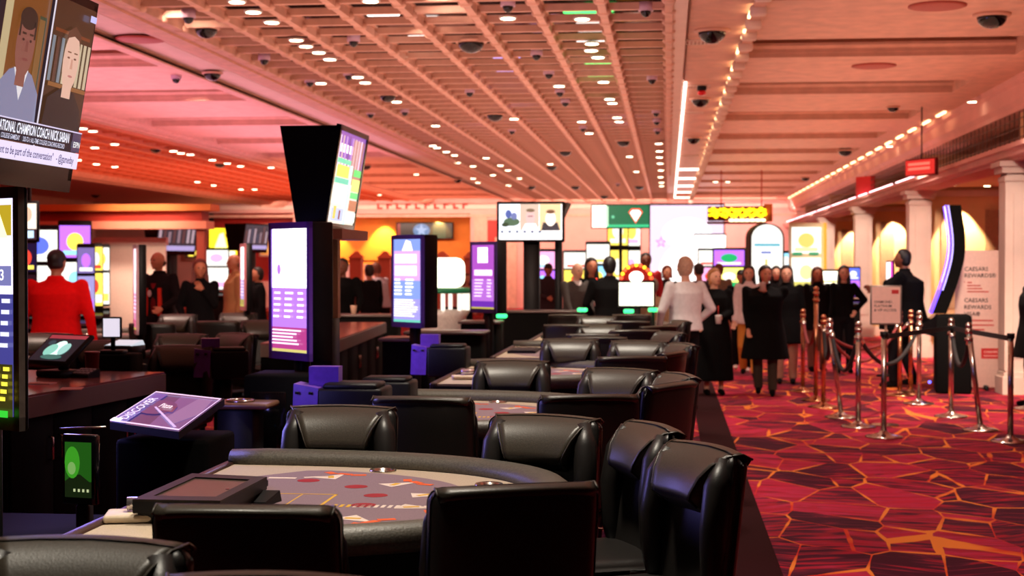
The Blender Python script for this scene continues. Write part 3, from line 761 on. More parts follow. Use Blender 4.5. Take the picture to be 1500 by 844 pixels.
# ------------------------------------------------------------------ wedge towers with two slanted TVs
def tower(x, y, label, pic, zb=1.93, zt=2.55, L=.98, rz=0, wt=.30, wb=.11, base=True, py=0):
    """long axis along y, screens facing +x and -x"""
    t = thing('monitor_tower', label, 'monitor', (x, y, 0), rz, 'wedge monitor towers')
    hL = L/2; a, b = wt/2, wb/2
    m = M(); m.hexa([(-b, -hL, zb), (b, -hL, zb), (b, hL, zb), (-b, hL, zb)], [(-a, -hL, zt), (a, -hL, zt), (a, hL, zt), (-a, hL, zt)]); m.build('housing', GLOSS, t)
    sl = math.atan2(a-b, zt-zb)
    h = (zt-zb)/cos(sl)
    m = M(); m.T = Matrix.Translation((b+.004, 0, zb)) @ Matrix.Rotation(sl, 4, 'Y') @ Matrix.Rotation(R(90), 4, 'Z')
    # bezel in local x (along), y (out), z (up)
    f = .022; m.bx(-hL-.01, hL+.01, -.03, 0, -.04, f+.02); m.bx(-hL-.01, hL+.01, -.03, 0, h-f, h+.01); m.bx(-hL-.01, -hL+f, -.03, 0, 0, h); m.bx(hL-f, hL+.01, -.03, 0, 0, h)
    m.bx(-hL, hL, -.02, 0, 0, h)
    m.build('bezel', GLOSS, t)
    o = pic(L-2*f, h-2*f-.02).m.build('screen', None, t)
    o.matrix_local = Matrix.Translation((b+.004, 0, zb)) @ Matrix.Rotation(sl, 4, 'Y') @ Matrix.Rotation(R(90), 4, 'Z') @ Matrix.Translation((0, -.0205, f+.02))
    if base:
        M().rbox((0, py, zb/2), (wb*1.1, .22, zb), .01, 1).build('post', BLACK, t)
        M().rbox((0, py, .03), (.5, .5, .06), .01, 1).build('foot_plate', BLACK, t)
    return t
SK1 = G(150, 92, 80, .8); SK2 = G(225, 180, 160, 1)
def pic_talk(w, h):
    p = Pict(w, h, G(40, 30, 40))
    # x 0 = near end (left of the screen), w = far end
    p.rect(0, 0, w*.34, h, G(20, 26, 34))
    for k in range(10): p.oval(w*(.04+.28*rnd.random()), h*(.3+.65*rnd.random()), .02, .02, G(150, 165, 200) if k % 3 else G(40, 90, 30), 8)
    p.oval(w*.17, h*.66, w*.07, h*.22, SK2); p.poly([(0, 0), (w*.3, 0), (w*.28, h*.35), (w*.17, h*.46), (w*.05, h*.38)], G(30, 30, 40))
    # middle man: light sweater
    p.rect(w*.36, 0, w*.31, h, G(120, 70, 30)); p.rect(w*.36, h*.15, w*.05, h*.85, G(190, 170, 130)); p.rect(w*.60, h*.4, w*.05, h*.45, G(60, 70, 50)); p.rect(w*.60, h*.42, w*.04, h*.41, G(130, 90, 50))
    p.poly([(w*.36, h*.22), (w*.67, h*.22), (w*.66, h*.40), (w*.60, h*.50), (w*.52, h*.54), (w*.44, h*.50), (w*.37, h*.40)], G(130, 130, 160))
    p.poly([(w*.47, h*.52), (w*.57, h*.52), (w*.53, h*.34)], G(225, 220, 225))
    p.rect(w*.485, h*.42, w*.065, h*.14, SK1); p.oval(w*.52, h*.66, w*.065, h*.19, SK1); p.oval(w*.52, h*.81, w*.06, h*.065, G(50, 36, 30)); p.rect(w*.462, h*.70, w*.012, h*.1, G(50, 36, 30)); p.rect(w*.566, h*.70, w*.012, h*.1, G(50, 36, 30))
    for dx in (-.024, .024): p.oval(w*(.52+dx), h*.685, w*.008, h*.008, G(60, 34, 30)); p.rect(w*(.52+dx)-w*.014, h*.715, w*.028, h*.012, G(60, 38, 30))
    p.poly([(w*.513, h*.68), (w*.527, h*.68), (w*.531, h*.62), (w*.509, h*.62)], G(120, 66, 58)); p.oval(w*.52, h*.575, w*.020, h*.008, G(125, 62, 58))
    # right man: black shirt in front of book shelves
    p.rect(w*.67, 0, w*.012, h, G(225, 215, 230))
    p.rect(w*.682, 0, w*.318, h, G(70, 44, 28)); p.rect(w*.70, h*.80, w*.28, h*.02, G(120, 60, 30))
    for k in range(9):
        xx = w*(.69+.034*k); p.rect(xx, h*.50, w*.022, h*.27, G(*rnd.choice([(190, 150, 110), (150, 90, 60), (120, 130, 140), (200, 180, 150), (90, 60, 50)])))
    p.rect(w*.69, h*.47, w*.3, h*.025, G(140, 90, 50))
    p.poly([(w*.685, h*.22), (w*.985, h*.22), (w*.97, h*.36), (w*.90, h*.46), (w*.80, h*.48), (w*.70, h*.40)], G(32, 28, 30))
    p.rect(w*.80, h*.42, w*.07, h*.12, SK2); p.oval(w*.835, h*.645, w*.062, h*.19, SK2); p.poly([(w*.775, h*.72), (w*.785, h*.82), (w*.835, h*.86), (w*.885, h*.82), (w*.895, h*.72), (w*.88, h*.78), (w*.835, h*.80), (w*.79, h*.78)], G(95, 60, 45))
    for dx in (-.024, .024): p.oval(w*(.835+dx), h*.665, w*.010, h*.006, G(120, 75, 62)); p.rect(w*(.835+dx)-w*.014, h*.695, w*.028, h*.008, G(120, 80, 60))
    p.poly([(w*.829, h*.66), (w*.841, h*.66), (w*.845, h*.60), (w*.825, h*.60)], G(205, 150, 130)); p.oval(w*.835, h*.555, w*.018, h*.007, G(190, 120, 112))
    p.rect(w*.93, h*.92, w*.05, h*.04, G(200, 200, 255))
    # captions
    p.rect(0, h*.105, w, h*.125, G(12, 12, 30)); p.rect(w*.93, h*.105, w*.07, h*.125, G(70, 60, 90)); p.rect(0, 0, w, h*.10, G(222, 210, 240, 1.2)); p.rect(0, h*.225, w, h*.008, G(220, 210, 240))
    p.txt('NATIONAL CHAMPION COACH NICK SABAN', w*.36, h*.155, h*.085, G(240, 240, 255, 1.3), fit=w*.54)
    p.txt('COLLEGE GAMEDAY      202-72-1: ALL-TIME COLLEGE COACHING RECORD', w*.40, h*.115, h*.040, G(220, 220, 245), fit=w*.47)
    p.txt('want to be part of the conversation"   - @gameday', w*.38, h*.03, h*.065, G(60, 50, 110), fit=w*.58)
    p.txt('ESPN', w*.935, h*.135, h*.05, G(255, 255, 255), fit=w*.055)
    return p
def pic_slots(w, h):
    p = Pict(w, h, G(235, 225, 210, 1.3))
    p.rect(0, h*.72, w, h*.28, G(150, 90, 190)); p.rect(w*.1, h*.78, w*.45, h*.09, G(255, 235, 255, 2)); p.rect(w*.55, h*.45, w*.45, h*.5, G(200, 130, 120))
    for k in range(9): p.rect(w*(.03+.11*k), h*.62, w*.05, h*.34, G(*rnd.choice([(200, 150, 230), (130, 80, 160), (230, 190, 200), (250, 220, 255)])))
    p.rect(w*.02, h*.66, w*.5, h*.05, G(110, 235, 190)); p.rect(w*.02, h*.44, w*.5, h*.06, G(90, 225, 190)); p.rect(w*.52, 0, w*.09, h*.66, G(190, 240, 235, 1.4))
    p.rect(w*.04, h*.51, w*.44, h*.13, G(245, 235, 90, 1.3)); p.rect(w*.06, h*.22, w*.44, h*.2, G(255, 250, 215, 2)); p.rect(w*.66, h*.55, w*.28, h*.08, G(60, 220, 110, 1.2)); p.rect(w*.64, h*.38, w*.3, h*.14, G(240, 240, 120, 1.3)); p.rect(w*.64, h*.30, w*.3, h*.07, G(70, 220, 120, 1.2))
    p.rect(w*.64, h*.16, w*.3, h*.12, G(210, 120, 80)); p.rect(w*.64, h*.03, w*.3, h*.11, G(255, 250, 235, 2)); p.rect(w*.04, h*.03, w*.44, h*.14, G(190, 200, 250, 1.2)); p.rect(w*.1, h*.05, w*.1, h*.14, G(240, 220, 100)); p.rect(w*.3, h*.05, w*.06, h*.1, G(140, 60, 60))
    return p
def pic_dim(w, h):
    p = Pict(w, h, G(60, 50, 60)); 
    for k in range(8): p.rect(w*(.04+.12*k), h*.25, w*.07, h*(.3+.4*rnd.random()), G(*rnd.choice([(150, 120, 130), (190, 160, 170), (100, 60, 60), (70, 70, 90)])))
    p.rect(0, 0, w, h*.16, G(190, 170, 225)); return p
# the near one: far end at pixel 140/103, cropped by the frame
tower(-2.205, 4.44, 'large wedge TV with two talking men, cropped by the picture corner', pic_talk, 1.94, 2.535, L=1.06, wt=.46, wb=.26, py=-.62)
ta = tower(-2.12, 9.12, 'black flared monitor tower with green and yellow game pictures above the purple display', pic_slots, 1.86, 2.47, L=.80, wt=.34, wb=.14)
M().bx(.085, .115, -.12, -.05, 1.32, 1.86).build('pale_cover', P3(205, 185, 150), ta); M().bx(.03, .20, -.38, .38, 1.80, 1.86).build('shelf', P3(200, 150, 130), ta)
p = AY(250, 345, 28); tower(p.x, p.y, 'dark flared monitor tower beside the framed gold poster', pic_dim, 1.87, 2.52, L=1.2, rz=-.35, wt=.36, wb=.14)
p = AY(362, 340, 33); tower(p.x, p.y, 'small flared monitor tower before the yellow lit doorway', pic_dim, 1.95, 2.55, L=1.2, rz=-.2, wt=.5, wb=.3)
p = AY(42, 318, 16); kk = thing('hanging_monitor', 'small hanging monitor with a bright face picture under the large TV', 'monitor', (p.x, p.y, 0)); M().rbox((0, 0, 2.12), (.24, .05, .46), .01, 1).build('housing', BLACK, kk)
pq = Pict(.20, .40, G(70, 40, 50)); pq.rect(0, .12, .2, .28, G(255, 235, 215, 1.6)); pq.oval(.1, .28, .05, .08, G(240, 190, 160, 1.3)); pq.rect(.03, .02, .14, .08, G(200, 230, 255, 1.5)); pq.build('screen', kk, (0, -.026, 1.92)); M().bx(-.02, .02, .0, .03, 2.3, 4.42).build('hanger', BLACK, kk)
# ------------------------------------------------------------------ dealer pit
GRAN = mat('speckled_granite', (.19, .13, .11), .35, scale=320, var=.7)
ROSE = mat('red_counter', (.30, .10, .09), .15, scale=8)
def counter(name, label, a, b, depth, top=1.0, th=.115, doors=4, face=GRAN):
    """pit counter: front edge from a to b (x,y), body behind it (towards -x)"""
    a = Vector((a[0], a[1], 0)); b = Vector((b[0], b[1], 0)); d = (b-a); L = d.length; rz = math.atan2(d.y, d.x)
    t = thing(name, label, 'counter', a, rz)
    # local: x along the edge, y>0 behind
    M().bx(0, L, 0, depth, top-th, top-.012).build('edge_band', face, t)
    M().bx(0.0, L, 0.01, depth, top-.012, top).build('counter_top', ROSE, t)
    M().bx(.02, L-.02, .05, depth, 0, top-th).build('body', MATTE, t)
    w = (L-.06)/doors
    for k in range(doors):
        dr = M().rbox((.03+w*(k+.5), .043, (top-th+.1)/2+.02), (w-.008, .02, top-th-.14), .004, 1).build('door', MATTE, t)
        hx = .03+w*(k+.5)+(w/2-.05)*(1 if k % 2 == 0 else -1)
        M().tube([(hx, .035, top-th-.24), (hx, .012, top-th-.235), (hx, .012, top-th-.125), (hx, .035, top-th-.12)], .006, 6).build('handle', CHROME, dr)
    return t
pa, pb = AZ(20, 583, 1.0), AZ(243, 545, 1.0)
counter('pit_counter', 'dark pit counter with red top and speckled edge under the touch monitor', pa, pb, .9, doors=4)
pc, pd = AZ(479, 503, 1.0), AZ(566, 472, 1.0)
counter('pit_counter', 'pit counter whose speckled edge has a green sheen, between two tall displays', pc, pd, .55, doors=6)
spot('green_glint', pd.x+.5, pd.y-1.2, 1.35, 7, (.15, 1, .3), 50, .8, .05, R(60), R(20))
# touch monitor
p = AZ(88, 552, 1.0)
t = thing('touch_monitor', 'slanted black touch monitor with a glowing picture on the red counter', 'monitor', (p.x, p.y, 1.0), R(-28))
M().rbox((0, 0, .02), (.22, .18, .04), .01, 1).build('base', BLACK, t)
M().tube([(0, .02, .03), (0, .05, .12)], .03, 8).build('neck', BLACK, t)
m = M(); m.T = Matrix.Translation((0, -.0, .155)) @ Matrix.Rotation(R(-52), 4, 'X'); m.rbox((0, 0, 0), (.36, .028, .26), .008, 1); m.build('housing', BLACK, t)
pq = Pict(.32, .22, G(25, 32, 40)); pq.rect(0, .19, .32, .03, G(170, 60, 70)); pq.oval(.16, .10, .06, .07, G(215, 250, 235, 1.5)); pq.oval(.11, .09, .05, .05, G(150, 220, 200)); pq.oval(.22, .10, .04, .05, G(170, 225, 215)); pq.oval(.17, .03, .09, .02, G(70, 120, 110)); pq.oval(.07, .15, .03, .02, G(50, 70, 80))
o = pq.m.build('screen', None, t); o.matrix_local = Matrix.Translation((0, 0, .155)) @ Matrix.Rotation(R(-52), 4, 'X') @ Matrix.Translation((0, -.0145, -.11))
# card reader, keypad, red cup, papers on the counter
p = AZ(124, 553, 1.0); t = thing('keypad', 'small black keypad with pale keys beside the touch monitor', 'keypad', (p.x, p.y, 1.0), R(-20))
m = M(); m.hexa([(-.07, -.05, 0), (.07, -.05, 0), (.07, .05, 0), (-.07, .05, 0)], [(-.07, -.05, .02), (.07, -.05, .02), (.07, .05, .05), (-.07, .05, .05)]); m.build('case', BLACK, t)
m = M()
for a in range(4):
    for b in range(3): m.box((-.045+.03*a, -.028+.028*b, .028+.0085*b), (.02, .018, .006), rx=.29)
m.build('key', P3(190, 170, 170), t, kind='stuff')
p = AZ(135, 550, 1.0); t = thing('drink_cup', 'red drinking cup on the counter behind the touch monitor', 'cup', (p.x, p.y, 1.0)); m = M(); m.lathe((0, 0, 0), [(.035, 0), (.042, .13), (.045, .13), (.045, .138), (.038, .14)], 14); m.build('cup', P3(125, 16, 20, .35), t)
for (u, v, w_, l, r, lab) in ((105, 570, .11, .16, .3, 'loose pink slip near the edge of the red counter'), (60, 562, .14, .1, 0, 'pale sheet of paper under the keypad')):
    p = AZ(u, v, 1.0); o = M().box((0, 0, .002), (w_, l, .003)).build('paper', P3(220, 150, 145)); o.location = (p.x, p.y, 1.0); o.rotation_euler.z = r; tag(o, lab, 'paper')
# white screen and small printer-like desk with lit top
def desk_screen(u, v, z, lab, wid, hei, colr, yaw, Y):
    p = AY(u, v, Y); t = thing('desk_monitor', lab, 'monitor', (p.x, p.y, z), R(yaw))
    M().rbox((0, .05, -z/2), (.3, .3, z), .01, 1).build('stand', MATTE, t)
    M().rbox((0, .03, .012), (.16, .14, .024), .006, 1).build('base', BLACK, t); M().tube([(0, .04, .02), (0, .04, .16)], .015, 6).build('neck', BLACK, t)
    M().rbox((0, .02, .10+hei/2), (wid, .025, hei), .006, 1).build('housing', BLACK, t)
    pq = Pict(wid-.02, hei-.02, colr); pq.build('screen', t, (0, .006, .11)); return t
desk_screen(163, 505, 1.08, 'small blank white monitor behind the dark card printer', .125, .135, G(225, 215, 230, 1.1), 5, 9.2)
desk_screen(345, 232+220, 1.0, 'little white lit screen between the flared tower and the tan coat', .22, .3, G(250, 240, 255, 2), 0, 22)
p = AZ(185, 492, 1.17)
t = thing('card_printer', 'dark box stand with a pale slanted top behind the red counter', 'printer', (p.x, p.y, .62), R(-10))
M().rbox((0, 0, .18), (.20, .22, .36), .01, 1).build('body', BLACK, t); M().rbox((0, -.02, .44), (.21, .20, .10), .012, 1).build('hood', BLACK, t)
M().hexa([(-.10, -.11, .488), (.10, -.11, .488), (.10, .07, .488), (-.10, .07, .488)], [(-.09, -.10, .494), (.09, -.10, .494), (.09, .06, .52), (-.09, .06, .52)]).build('lit_top', G(205, 215, 225, 1), t)
M().cyl((0, 0, -.62), .05, .64, 10).build('post', BLACK, t); M().cyl((0, 0, -.62), .18, .03, 16).build('foot_plate', BLACK, t)
# purple and black shufflers on stands
def shuffler(p, z, lab, rz=0, s=1.0, purple=True, cat='card shuffler'):
    t = thing('shuffler_stand', lab, cat, (p.x, p.y, 0), R(rz))
    M().rbox((.10*s, 0, z-.16*s), (.32*s, .30*s, .24*s), .015, 2).build('body', BLACK, t)
    M().rbox((.10*s, -.02, z-.03*s), (.27*s, .24*s, .03*s), .01, 1).build('lid', BLACK, t)
    if purple:
        M().hexa([(-.20*s, -.10, z-.26*s), (-.07*s, -.13, z-.26*s), (-.07*s, .02, z-.26*s), (-.20*s, .05, z-.26*s)], [(-.19*s, -.10, z-.02*s), (-.06*s, -.13, z-.04*s), (-.06*s, .02, z-.04*s), (-.19*s, .05, z-.02*s)]).build('side_plate', PURP, t)
        M().bx(-.13*s, .02*s, -.03, .06, z-.04*s, z+.06*s).build('top_plate', PURP, t)
        M().cyl((-.17*s, -.115, z-.07*s), .01, .012, 8).build('bolt', BLACK, t); M().cyl((-.10*s, -.125, z-.07*s), .01, .012, 8).build('bolt', BLACK, t)
    M().rbox((.05*s, .05, (z-.28*s)/2), (.12, .12, z-.28*s), .01, 1).build('post', BLACK, t)
    M().rbox((.05*s, .05, .015), (.36, .32, .03), .01, 1).build('foot_plate', BLACK, t); return t
shuffler(AY(492, 555, 7.35), 1.08, 'black shuffler with violet side plates behind the chair with the wide pad')
shuffler(AY(640, 520, 10.9), 1.08, 'black shuffler with dull violet plates between the second and third displays', s=.9)
shuffler(AY(318, 520, 9.9), 1.10, 'violet sided shuffler with slanted metal tray near the purple display', rz=20, s=.8)
shuffler(AY(545, 545, 8.1), 1.05, 'black box unit with a white label beside the floor gap', purple=False, s=.9)
# tilted tabletop screen
c4 = [AZ(161, 618.6, .985), AZ(262, 633, .985), AZ(329, 584, 1.06), AZ(229, 575.5, 1.06)]
b0 = sum(c4, Vector())/4; b0.z = 0
t = thing('tabletop_screen', 'large tilted tabletop screen with purple picture beside the front table', 'monitor', b0)
ps = loc4(c4, b0); th_ = .03
m = M(); m.hexa([p-Vector((0, 0, th_)) for p in ps], ps); m.build('housing', BLACK, t)
# picture laid on it
ex = (ps[1]-ps[0]); ey = (ps[3]-ps[0]); ez = ex.cross(ey).normalized()
def on(a, b, k): return ps[0]+ex*a+ey*b+ez*(.0012*k)
m = M()
def pl(pts, col, k): m.use(col); m.add([on(a, b, k) for a, b in pts], [tuple(range(len(pts)))], False)
pl([(.0, .0), (1, 0), (1, 1), (0, 1)], G(48, 36, 88), 1)
pl([(.55, .02), (.98, .02), (.98, .97), (.42, .97)], G(96, 72, 130), 2)
pl([(.62, .30), (.80, .12), (.98, .5), (.9, .95), (.7, .95)], G(130, 104, 152), 3)
pl([(.1+.28*cos(a*pi/8)+.22, .55+.22*sin(a*pi/8)) for a in range(16)], G(70, 40, 95), 4)
pl([(.36, .45), (.62, .45), (.58, .62), (.40, .62)], G(95, 40, 80), 5)
pl([(0, .0), (.22, 0), (.22, .96), (0, .96)], G(70, 70, 160), 4)
for (a0, b0_, a1, b1) in ((0, -.0, 1, .035), (0, .965, 1, 1), (-.0, 0, .018, 1), (.985, 0, 1, 1)): pl([(a0, b0_), (a1, b0_), (a1, b1), (a0, b1)], G(225, 200, 235, 1.3), 6)
pl([(.30, .52), (.32, .54), (.93, .07), (.90, .05)], G(200, 175, 225, 1.2), 7); pl([(0, .0), (.14, .0), (.14, .09), (0, .09)], G(245, 235, 255, 1.5), 8)
m.use(G(225, 220, 255, 1.4)); vs, fs = text('DISCOVER', .24); m.add([on(.03+.17*(1-b/.2)*1.0 if False else .19-b*.7, .08+a*.62, 8) for a, _, b in vs], fs, False)
m.use(G(240, 225, 235, 1.4)); vs, fs = text('Pizza', .17); m.add([on(.36+a*.55, .52+b, 9) for a, _, b in vs], fs, False)
m.build('screen', None, t)
M().rbox((0.04, 0, .46), (.40, .40, .92), .02, 2).build('body', MATTE, t)
pp = AZ(272, 629, .96)-b0; M().ball((pp.x, pp.y, .962), .012, 8, 6).build('status_lamp', G(90, 170, 255, 3), t)
# ring shaped cup holder tray behind it
p = AZ(352, 587, .93); t = thing('side_tray', 'low wooden tray rim with pale ring behind the tilted screen', 'tray', (p.x, p.y, 0))
M().rbox((0, 0, .91), (.36, .26, .03), .012, 2).build('tray', mat('walnut', (.20, .10, .06), .3, scale=9), t); M().tube([(.07*cos(a*pi/8), .07*sin(a*pi/8), .93) for a in range(16)], .008, 6, closed=True).build('ring', CHROME, t); M().rbox((0, 0, .45), (.2, .2, .9), .01, 1).build('stand', BLACK, t)
# green lit small screen low behind the table
p = AY(118, 680, 4.95)
t = thing('small_screen', 'small dark screen with green glow low beside the pit counter', 'monitor', (p.x-.01, p.y, -.035), R(-12))
M().rbox((0, .02, .98), (.135, .03, .24), .005, 1).build('housing', GLOSS, t)
pq = Pict(.105, .19, G(14, 26, 10)); pq.rect(0, .055, .105, .135, G(30, 84, 20)); pq.poly([(0, .055), (.03, .075), (.06, .08), (.105, .05), (.105, 0), (0, 0)], G(20, 32, 12)); pq.oval(.03, .12, .03, .055, G(58, 150, 34)); pq.oval(.028, .10, .016, .022, G(120, 170, 90))
for k in range(4): pq.rect(.035+.018*k, .02, .008, .01, G(190, 200, 150))
pq.build('screen', t, (0, .003, .885)); M().rbox((0, .04, .43), (.05, .05, .86), .01, 1).build('post', BLACK, t); M().rbox((0, .04, .015), (.3, .25, .03), .01, 1).build('foot_plate', BLACK, t)
m = M(); m.T = Matrix.Translation((-.01, .03, 1.115)); m.tube([(-.08, 0, 0), (.10, 0, .012)], .004, 6); m.build('top_wire', CHROME, t)
# dark cabinet between the tall display and front table
o = thing('pit_cabinet', 'black cabinet with a slim drawer behind the front gaming table', 'cabinet', (-2.30, 5.05, 0))
M().rbox((0, 0, .35), (.5, .9, .7), .01, 1).build('body', MATTE, o); M().rbox((.257, -.1, .58), (.012, .6, .1), .003, 1).build('drawer', MATTE, o)
o = thing('pit_cabinet', 'black stand box under the tall purple display', 'cabinet', (AY(422, 540, 8.2).x, 8.25, 0))
M().rbox((0, 0, .52), (.42, .42, 1.04), .012, 1).build('body', MATTE, o); M().rbox((-.07, -.215, .7), (.2, .012, .5), .003, 1).build('door', GLOSS, o)
# black pit stands by the lavender and magenta displays
for (u, v, Y, lab, wd) in ((600, 505, 12.7, 'black stand box under the lavender display', .4), (705, 490, 16.5, 'black stand box under the magenta display', .4), (655, 470, 14.0, 'black table podium with a pale edge between displays', .7), (780, 460, 20.3, 'black podium below the centre TV', 1.3), (520, 480, 18.5, 'black podium with cups before the dealer in black', 1.1)):
    p = AY(u, v, Y); o = thing('pit_cabinet', lab, 'cabinet', (p.x, p.y, 0))
    M().rbox((0, 0, .5), (wd, .42, 1.0), .012, 1).build('body', MATTE, o); M().rbox((0, 0, 1.01), (wd+.06, .48, .03), .01, 1).build('counter_top', mat('grey_counter', (.16, .13, .12), .3), o)
# wheel game with green rim behind the lavender display
p = AY(648, 440, 21); t = thing('bubble_game', 'bright dome game machine with a green rim beside the lavender display', 'game machine', (p.x, p.y, 0))
M().lathe((0, 0, 0), [(.34, 0), (.34, .9), (.40, 1.0)], 20).build('body', WHITE, t); M().lathe((0, 0, 1.24), [(.44, 0), (.47, .03), (.44, .07), (.34, .08)], 24).build('rim', P3(30, 150, 100, .4), t)
m = M(); m.rbox((0, 0, 1.53), (.62, .4, .42), .12, 3); m.build('lit_dome', G(255, 250, 220, 3), t)
for k in range(9): a = 2*pi*k/9; M().cyl((.36*cos(a), .36*sin(a), .98), .03, .26, 8).build('column', G(255, 240, 225, 1.5), t)
# small goods on the pit surfaces: cups, chips
for (u, v, Y, colr, lab) in ((464, 448, 18.4, (210, 190, 170), 'pale cup on the podium before the dealer'), (493, 436, 18.3, (230, 220, 205), 'slim glass on the podium edge'), (432+88, 446, 18.5, (240, 200, 170), 'bowl like pale dish on the podium')):
    p = AZ(u, v+6, 1.03); o = M().lathe((0, 0, 0), [(.03, 0), (.042, .1), (.044, .11), (.03, .11)], 12).build('cup', P3(*colr)); o.location = (AY(u, v, 18.5).x, 18.42, 1.025); tag(o, lab, 'cup')
def green_lamp(u, v, Y, lab):
    p = AY(u, v, Y); t = thing('green_lamp', lab, 'lamp', (p.x, p.y, 0), 0, 'green marker lamps on table ends'); M().rbox((0, 0, p.z), (.12, .07, .045), .015, 2).build('lamp', G(60, 255, 140, 2.5), t); M().cyl((0, 0, 0), .02, p.z-.02, 8).build('post', BLACK, t); M().cyl((0, 0, 0), .1, .02, 12).build('foot_plate', BLACK, t)
# ------------------------------------------------------------------ TV in the centre, game screen, green sign
def pic_centre(w, h):
    p = Pict(w, h, G(255, 250, 250, 2)); p.rect(0, h*.25, w*.33, h*.75, G(240, 245, 255, 1.6)); p.oval(w*.2, h*.5, w*.13, h*.12, G(90, 120, 90)); p.oval(w*.1, h*.42, w*.06, h*.06, G(50, 70, 40)); p.oval(w*.15, h*.72, w*.05, h*.12, G(90, 110, 190)); p.oval(w*.24, h*.66, w*.05, h*.1, G(130, 140, 200))
    p.rect(w*.335, h*.25, w*.3, h*.75, G(225, 190, 170, 1.3)); p.oval(w*.5, h*.62, w*.075, h*.22, G(240, 190, 185, 1.3)); p.poly([(w*.36, h*.25), (w*.64, h*.25), (w*.58, h*.45), (w*.42, h*.45)], G(250, 240, 250, 2)); p.oval(w*.5, h*.82, w*.07, h*.05, G(140, 110, 80)); p.rect(w*.46, h*.64, w*.08, h*.03, G(150, 90, 100))
    p.rect(w*.645, h*.25, w*.34, h*.75, G(255, 215, 160, 1.3)); p.poly([(w*.67, h*.25), (w*.97, h*.25), (w*.93, h*.48), (w*.7, h*.48)], G(60, 50, 60)); p.oval(w*.82, h*.58, w*.08, h*.2, G(255, 240, 225, 2)); p.oval(w*.82, h*.78, w*.07, h*.06, G(130, 80, 50))
    for k in range(6): p.oval(w*(.05+.12*k), h*.22, w*.03, h*.04, G(120, 130, 160), 8)
    return p
p = AY(777, 325, 20.6)
t = thing('centre_tv', 'landscape TV on a tall black post over the middle of the pit', 'TV', (p.x, p.y, 0))
zc = p.z
M().rbox((0, .04, zc), (.94, .07, .56), .012, 1).build('housing', BLACK, t)
pic_centre(.87, .49).build('screen', t, (0, .004, zc-.245))
M().hexa([(-.30, .08, zc-.25), (.30, .08, zc-.25), (.30, .5, zc-.25), (-.30, .5, zc-.25)], [(-.42, .08, zc+.27), (.52, .08, zc+.27), (.52, .7, zc+.27), (-.42, .7, zc+.27)]).build('flared_back', mat('brown_metal', (.10, .05, .035), .5), t)
M().rbox((0, .2, (zc-.25)/2), (.22, .16, zc-.25), .01, 1).build('post', BLACK, t); M().rbox((.36, .4, (zc-.25)/2), (.10, .10, zc-.25), .01, 1).build('post', BLACK, t); M().rbox((0, .25, .03), (.7, .6, .06), .01, 1).build('foot_plate', BLACK, t)
p = AY(932, 431, 17.6)
t = thing('game_screen', 'wide white lit game screen under an arch of coloured bulbs', 'game machine', (p.x, p.y, 0))
M().rbox((0, .04, p.z), (.44, .06, .32), .01, 1).build('housing', BLACK, t)
pq = Pict(.40, .27, G(255, 252, 225, 2.4)); pq.lines(.04, .22, .32, 5, .04, .008, G(240, 225, 190, 1.5)); pq.build('screen', t, (0, .006, p.z-.135))
M().rbox((0, .05, (p.z-.15)/2), (.10, .06, p.z-.15), .01, 1).build('post', BLACK, t); M().rbox((0, .05, .02), (.4, .3, .04), .01, 1).build('foot_plate', BLACK, t)
m = M(); m.prism([(.20*cos(a*pi/14), .20*sin(a*pi/14)) for a in range(15)], -.02, .02); o = m.build('arch', P3(170, 20, 15, .4), t); o.location = (0, .04, p.z+.16); o.rotation_euler = (R(90), 0, 0)
for k in range(11):
    a = pi*(k+.5)/11; M().ball((.175*cos(a), .01, p.z+.165+.175*sin(a)), .022, 8, 6).build('bulb', G(255, 200, 40, 3) if k % 2 else G(255, 80, 40, 3), t)
M().ball((0, .01, p.z+.20), (.085, .03, .07), 14, 8).build('lit_globe', G(255, 250, 235, 3), t)
p = AY(909, 317, 26)
t = thing('pole_sign', 'green sign with a red and white diamond on a thin pole', 'sign', (p.x, p.y, 0))
M().rbox((0, .05, p.z), (1.02, .10, .42), .01, 1).build('housing', BLACK, t)
pq = Pict(.98, .38, G(24, 120, 78)); pq.rect(0, 0, .98, .05, G(60, 220, 150)); pq.rect(0, 0, .25, .38, G(255, 255, 235, 2.5)); pq.rect(.22, .02, .06, .34, G(200, 245, 200, 1.5))
dm = lambda s, cx=.75, cy=.20: [(cx-.12*s, cy+.06*s), (cx-.07*s, cy+.12*s), (cx+.07*s, cy+.12*s), (cx+.12*s, cy+.06*s), (cx, cy-.13*s)]
pq.poly(dm(1.05), G(255, 80, 60, 1.5)); pq.poly(dm(.82), G(255, 245, 225, 2.5)); pq.lines(.71, .24, .07, 3, .03, .008, G(230, 120, 90)); pq.oval(.36, .18, .03, .03, G(120, 230, 180), 8)
pq.build('sign_face', t, (0, -.002, p.z-.19)); M().cyl((0, .05, 0), .028, p.z-.2, 10).build('pole', BLACK, t); M().cyl((0, .05, 0), .2, .03, 16).build('foot_plate', BLACK, t)
